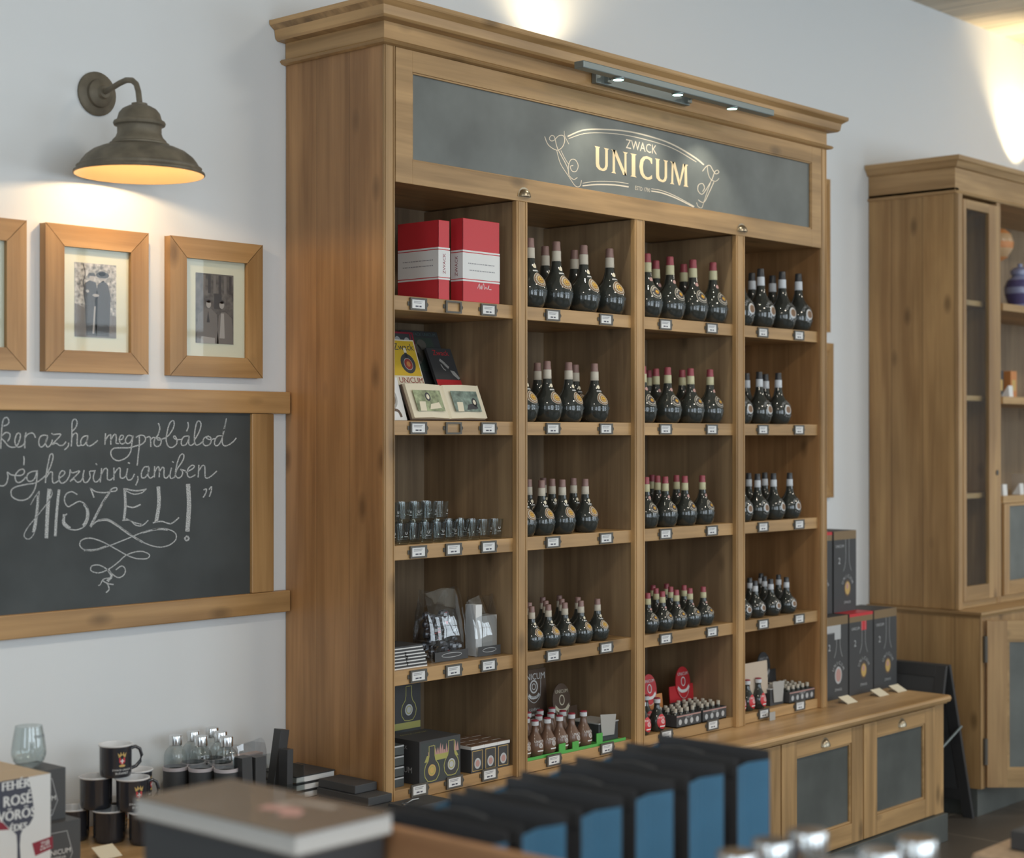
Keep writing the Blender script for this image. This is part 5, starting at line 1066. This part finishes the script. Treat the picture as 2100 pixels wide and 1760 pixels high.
k = MB(); k.text('UNICUM', lambda x, y: ((.0362-(y+.0)*.18)*math.sin((x+.012)/.036), -(.0362-(y)*.18)*math.cos((x+.012)/.036), .076+y), .010, 0); k.build('print', darktext, tb)
p = atZ(205, 1753, Z0); t = thing('price_tag', 'cream slanted price tag on worktop in front of the mugs', 'tag', (p.x, p.y-.02, Z0))
MB().prism([(-.03, .0), (.012, .022), (.012, .0235), (-.031, .0012)], -.030, .030, 'X').build('card', cream, t)
# basket of sweets, acrylic stand, book pile, flat boxes
bk = thing('black_basket', 'low black basket with wrapped sweets between mugs and blurred book', 'basket', (-.53, .06, Z0))
m = MB(); x0, x1, y0, y1 = -.10, .13, -.06, .07
for a in ((x0, x1, y0, y0+.004), (x0, x1, y1-.004, y1), (x0, x0+.004, y0+.004, y1-.004), (x1-.004, x1, y0+.004, y1-.004)): m.box(*a, .004, .105)
m.box(x0, x1, y0, y1, 0, .004).build('basket', blackm, bk)
MB().box(x0+.006, x1-.006, y0+.006, y1-.006, .0045, .098).build('liner', blackp, bk)
for k, (dx, dy, mt) in enumerate([(-.07, -.03, cream), (-.03, .0, steel), (.0, -.03, blue), (.03, .02, steel), (.06, -.02, tan), (.095, .0, cream), (-.06, .03, steel)]):
    o = MB().lathe([(0, -.012), (.010, -.008), (.013, 0), (.010, .008), (0, .012)], (0, 0, 0), 8).box(-.024, -.012, -.006, .006, -.004, .004).box(.012, .024, -.006, .006, -.004, .004).build('wrapped_sweet', mt)
    o.location = (-.53+dx, .06+dy, Z0+.1105); o.rotation_euler = (0, random.uniform(-.3, .3)*0, random.uniform(0, 3)); tag(o, 'shiny wrapped sweet on the black basket, %s from left' % ORD[[0, 2, 3, 4, 5, 6, 1][k]], 'sweet', 'wrapped sweets on the basket')
ac = thing('acrylic_stand', 'clear acrylic stand holding black sleeve packs beside the flasks', 'stand', (-.21, .21, Z0))
xa, xb = atY(497, 1620, .19).x, atY(606, 1620, .19).x; m = MB()
for q in ((xa, xb, .150, .153, Z0, Z0+.075), (xa, xa+.003, .153, .27, Z0, Z0+.10), (xb-.003, xb, .153, .27, Z0, Z0+.12), (xa, xb, .27, .273, Z0, Z0+.14), (xa+.003, xb-.003, .153, .27, Z0, Z0+.003)): m.box(*q)
W0(m, 'acrylic_box', acr_m, ac)
def pack(px0, px1, y, z1, depth, tilt, label):
    a, b_ = atY(px0, 1600, y).x, atY(px1, 1600, y).x
    o = MB().box(-(b_-a)/2, (b_-a)/2, 0, depth, .0, z1-Z0-.006).build('black_pack', blackp, None, .001); o.location = ((a+b_)/2, y, Z0+.006); o.rotation_euler = (0, tilt, 0); tag(o, label, 'pack', 'black packs in the acrylic stand')
pack(500, 521, .165, .742, .035, -.04, 'black narrow pack at left in the acrylic stand'); pack(524, 546, .160, .738, .035, .0, 'black narrow pack second from left in the stand')
pack(556, 574, .215, .790, .03, .17, 'tallest tilted black pack in the acrylic stand'); pack(588, 600, .165, .742, .035, .02, 'black short pack at right in the acrylic stand')
o = bag('tissue_bag', xa+.05, xb-.01, .285, .345, Z0, .17, 'crinkled clear bag of pale tissue behind the acrylic stand', .5)
W0(MB().box(xa+.06, xb-.025, .30, .33, Z0+.001, Z0+.14), 'tissue', pink if 0 else plain('pale_tissue', (.6, .5, .48), .6), o)
bx0, bx1 = -.155, -.012
for k in range(5):
    z0 = Z0+(.0 if k == 0 else .012*k if k < 2 else .018+.0215*(k-2)); th = .011 if k < 2 else .0205
    if k < 2: z0 = Z0+.0085*k; th = .008
    t = thing('notebook', ('thin tan card pack at bottom of the notebook pile', 'second thin tan card pack in the notebook pile', 'black notebook, lowest of the three white-edged ones', 'black notebook, middle of the three white-edged ones', 'black notebook, topmost of the pile by the bookcase')[k], 'book', ((bx0+bx1)/2, .26, z0), 0, 'notebook pile')
    xe = bx1 if k > 1 else bx1-.06
    W0(MB().box(bx0, xe, .185, .345, z0, z0+.003 if k > 1 else z0+.001).box(bx0, xe, .185, .345, z0+th-.003 if k > 1 else z0+th-.001, z0+th), 'cover', blackm if k > 1 else tan, t)
    W0(MB().box(bx0+.001, xe-.003, .186, .344, z0+.003 if k > 1 else z0+.001, z0+th-.003 if k > 1 else z0+th-.001), 'page_block', white if k > 1 else pink, t)
for k, (x0, x1, y0, y1) in enumerate([(-.10, -.006, -.10, .165), (-.095, -.006, -.04, .168), (-.088, -.006, .02, .17)]):
    z0 = Z0+.0235*k; o = MB().box(x0, x1, y0, y1, z0, z0+.0225).build('flat_box', blackm, None, .0015); tag(o, 'flat black box against the bookcase side, %s of three' % ('bottom', 'middle', 'top')[k], 'box', 'flat black boxes beside the bookcase')
kb = thing('opener_box', 'small black box with silver bottle opener in front of bookcase corner', 'box', (.02, -.12, Z0))
MB().box(-.07, .08, -.04, .05, 0, .030).build('carton', blackm, kb, .001); MB().tube([(-.05, .0, .034), (-.02, .01, .036), (.01, .015, .034)], .003, 0, 8).lathe([(.004, 0), (.009, .0), (.009, .003), (.004, .003)], (-.056, -.002, .0315), 14).build('opener', steel, kb)

# ---------------------------------------------------------------- display table in the foreground
ft = thing('display_table', 'wooden display table in the foreground under book, bags and crate', 'table', (-1.3, -1.65, 0))
MB().box(-.62, .68, -.385, .42, .66, .695).build('tabletop', crate_w, ft, .003)
for sx in (-.55, .61):
    for sy in (-.32, .35): MB().box(sx-.03, sx+.03, sy-.03, sy+.03, .0003, .6595).build('leg', cup_z, ft, .003)
zt2 = .6955
bx = thing('black_display_box', 'large matt black box under the blurred book in the foreground', 'box', (-1.7, -1.52, zt2))
W0(MB().box(-1.772, -1.612, -1.682, -1.348, zt2, 1.050), 'carton', blackm, bx, .002)
fb = thing('foreground_book', 'thick blurred book with brown cover and pale page edges, lying flat in foreground', 'book', (-1.69, -1.51, 1.0505))
W0(MB().box(-1.782, -1.604, -1.692, -1.338, 1.0505, 1.0525).box(-1.782, -1.604, -1.692, -1.338, 1.0775, 1.0795), 'cover', plain('brown_cover', (.17, .14, .115), .38, coat=.3), fb, .0008)
W0(MB().box(-1.780, -1.606, -1.690, -1.340, 1.0525, 1.0775), 'page_block', page_m, fb)
m = MB(); c = atZ(590, 1655, 1.080)
m.stroke([(c.x-.03, c.y-.04), (c.x-.01, c.y-.02), (c.x-.02, c.y+.02)], tp(0, 0, 1.0800), .03, 0); m.stroke([(c.x+.005, c.y+.02), (c.x+.03, c.y+.01), (c.x+.04, c.y-.05)], tp(0, 0, 1.0800), .02, 1)
W0(m, 'cover_print', [pink, plain('taupe_print', (.38, .33, .29), .5)], fb)
# bags in a crate
cr_ = thing('wooden_crate', 'wooden crate board in the foreground holding the blue and black paper bags', 'crate', (-1.2, -1.7, zt2))
m = MB()
for a in ((-1.600, -1.584, -2.02, -1.50, zt2, 1.058), (-.760, -.744, -2.02, -1.50, zt2, .86), (-1.584, -.760, -2.02, -2.006, zt2, .86), (-1.584, -.760, -1.516, -1.50, zt2, .86), (-1.584, -.760, -2.006, -1.516, zt2, zt2+.012)): m.box(*a)
W0(m, 'crate_body', crate_w, cr_, .002)
bagk = plain('black_bag_paper', (.052, .052, .056), .55, bscale=14, bump=.3)
def carrier(x0, y0, y1, w, z1, label):
    zb_ = zt2+.0125; t = thing('paper_bag', label, 'bag', (x0+w/2, (y0+y1)/2, zb_), 0, 'blue and black paper bags'); e = .0012; xm = x0+w/2
    m = MB().box(x0, x0+e, y0, y1, zb_, z1).box(x0+w-e, x0+w, y0, y1, zb_, z1).box(x0+e, x0+w-e, y0, y1, zb_, zb_+e)
    W0(m, 'black_face', bagk, t)
    for y, s_ in ((y0, 1), (y1, -1)):   # gusset folded inwards
        P_ = [(x0+e+.0002, y), (xm, y+s_*.012), (x0+w-e-.0002, y), (x0+w-e-.0002, y+s_*e), (xm, y+s_*(.012+e)), (x0+e+.0002, y+s_*e)]
        W0(MB().prism(P_ if s_ > 0 else P_[::-1], zb_+.0014, z1-.014, 'Z'), 'gusset', blue, t)
    h = MB()
    for xx in (x0-.002, x0+w+.0005): h.box(xx, xx+.0015, y0+.004, y1-.004, z1-.03, z1+.001)
    W0(h, 'top_fold', blackp, t)
    W0(MB().tube([(x0+.004, y0+.07, z1-.004), (x0+.006, y0+.075, z1+.0), (x0+.006, (y0+y1)/2, z1+.004), (x0+.006, y1-.075, z1+.0), (x0+.004, y1-.07, z1-.004)], .0028, 0, 6), 'handle', blackp, t)
for k, (x0, z1) in enumerate([(-1.575, 1.045), (-1.446, 1.048), (-1.312, 1.050), (-1.178, 1.053), (-1.036, 1.056), (-.896, 1.060)]):
    carrier(x0+.003*k, -1.79+.004*k, -1.553+.004*k, .098, z1, 'black paper bag with blue gusset, %s from the left in crate' % ORD[k])
# table with steel-capped flasks
t2 = thing('side_table', 'low wooden table in the foreground carrying steel-capped flasks', 'table', (-1.1, -2.25, 0))
MB().box(-.37, .30, -.25, .20, .80, .835).build('tabletop', crate_w, t2, .003)
for sx in (-.32, .25):
    for sy in (-.20, .15): MB().box(sx-.025, sx+.025, sy-.025, sy+.025, .0003, .7995).build('leg', cup_z, t2, .003)
j0 = None
for k, (px, py) in enumerate([(1512, 1748), (1583, 1724), (1657, 1703), (1738, 1768), (1805, 1744), (1880, 1720)]):
    p = atZ(px, py, 1.06); lb = 'blurred flask with polished steel cap, %s from left in foreground' % ORD[k]
    if j0 is None:
        j0 = thing('capped_flask', lb, 'bottle', (p.x, p.y, .8355), 0, 'steel capped flasks in the foreground')
        MB().lathe([(0, .001), (.030, .001), (.029, .006), (.029, .14), (.024, .165), (.022, .168), (0, .168)], (0, 0, 0), 28).build('glass_body', glass, j0)
        MB().lathe([(.0258, .168), (.0272, .170), (.0272, .222), (.0260, .2245), (0, .2245)], (0, 0, 0), 32).build('cap', steel, j0)
        MB().lathe([(.0292, .04), (.0295, .04), (.0295, .11), (.0292, .11)], (0, 0, 0), 28).build('label', cream, j0)
    else: dup(j0, (p.x, p.y, .8355), 0, lb)
p = atZ(1978, 1752, .75); t3 = thing('stool', 'pale brown wooden stool at bottom right picture corner', 'stool', (p.x+.28, p.y-.22, 0))
MB().box(-.26, .26, -.22, .22, .715, .75).build('seat', plain('tan_wood_seat', (.42, .30, .20), .5, var=.15), t3, .012)
for sx in (-.2, .2):
    for sy in (-.16, .16): MB().box(sx-.02, sx+.02, sy-.02, sy+.02, .0003, .7145).build('leg', cup_z, t3)
q = atZ(2085, 1737, .7505); tag(MB().box(q.x-.03, q.x+.14, q.y-.16, q.y+.0, .7508, .790).build('dark_box', blackm, None, .003), 'small dark box on the stool at bottom right corner', 'box')
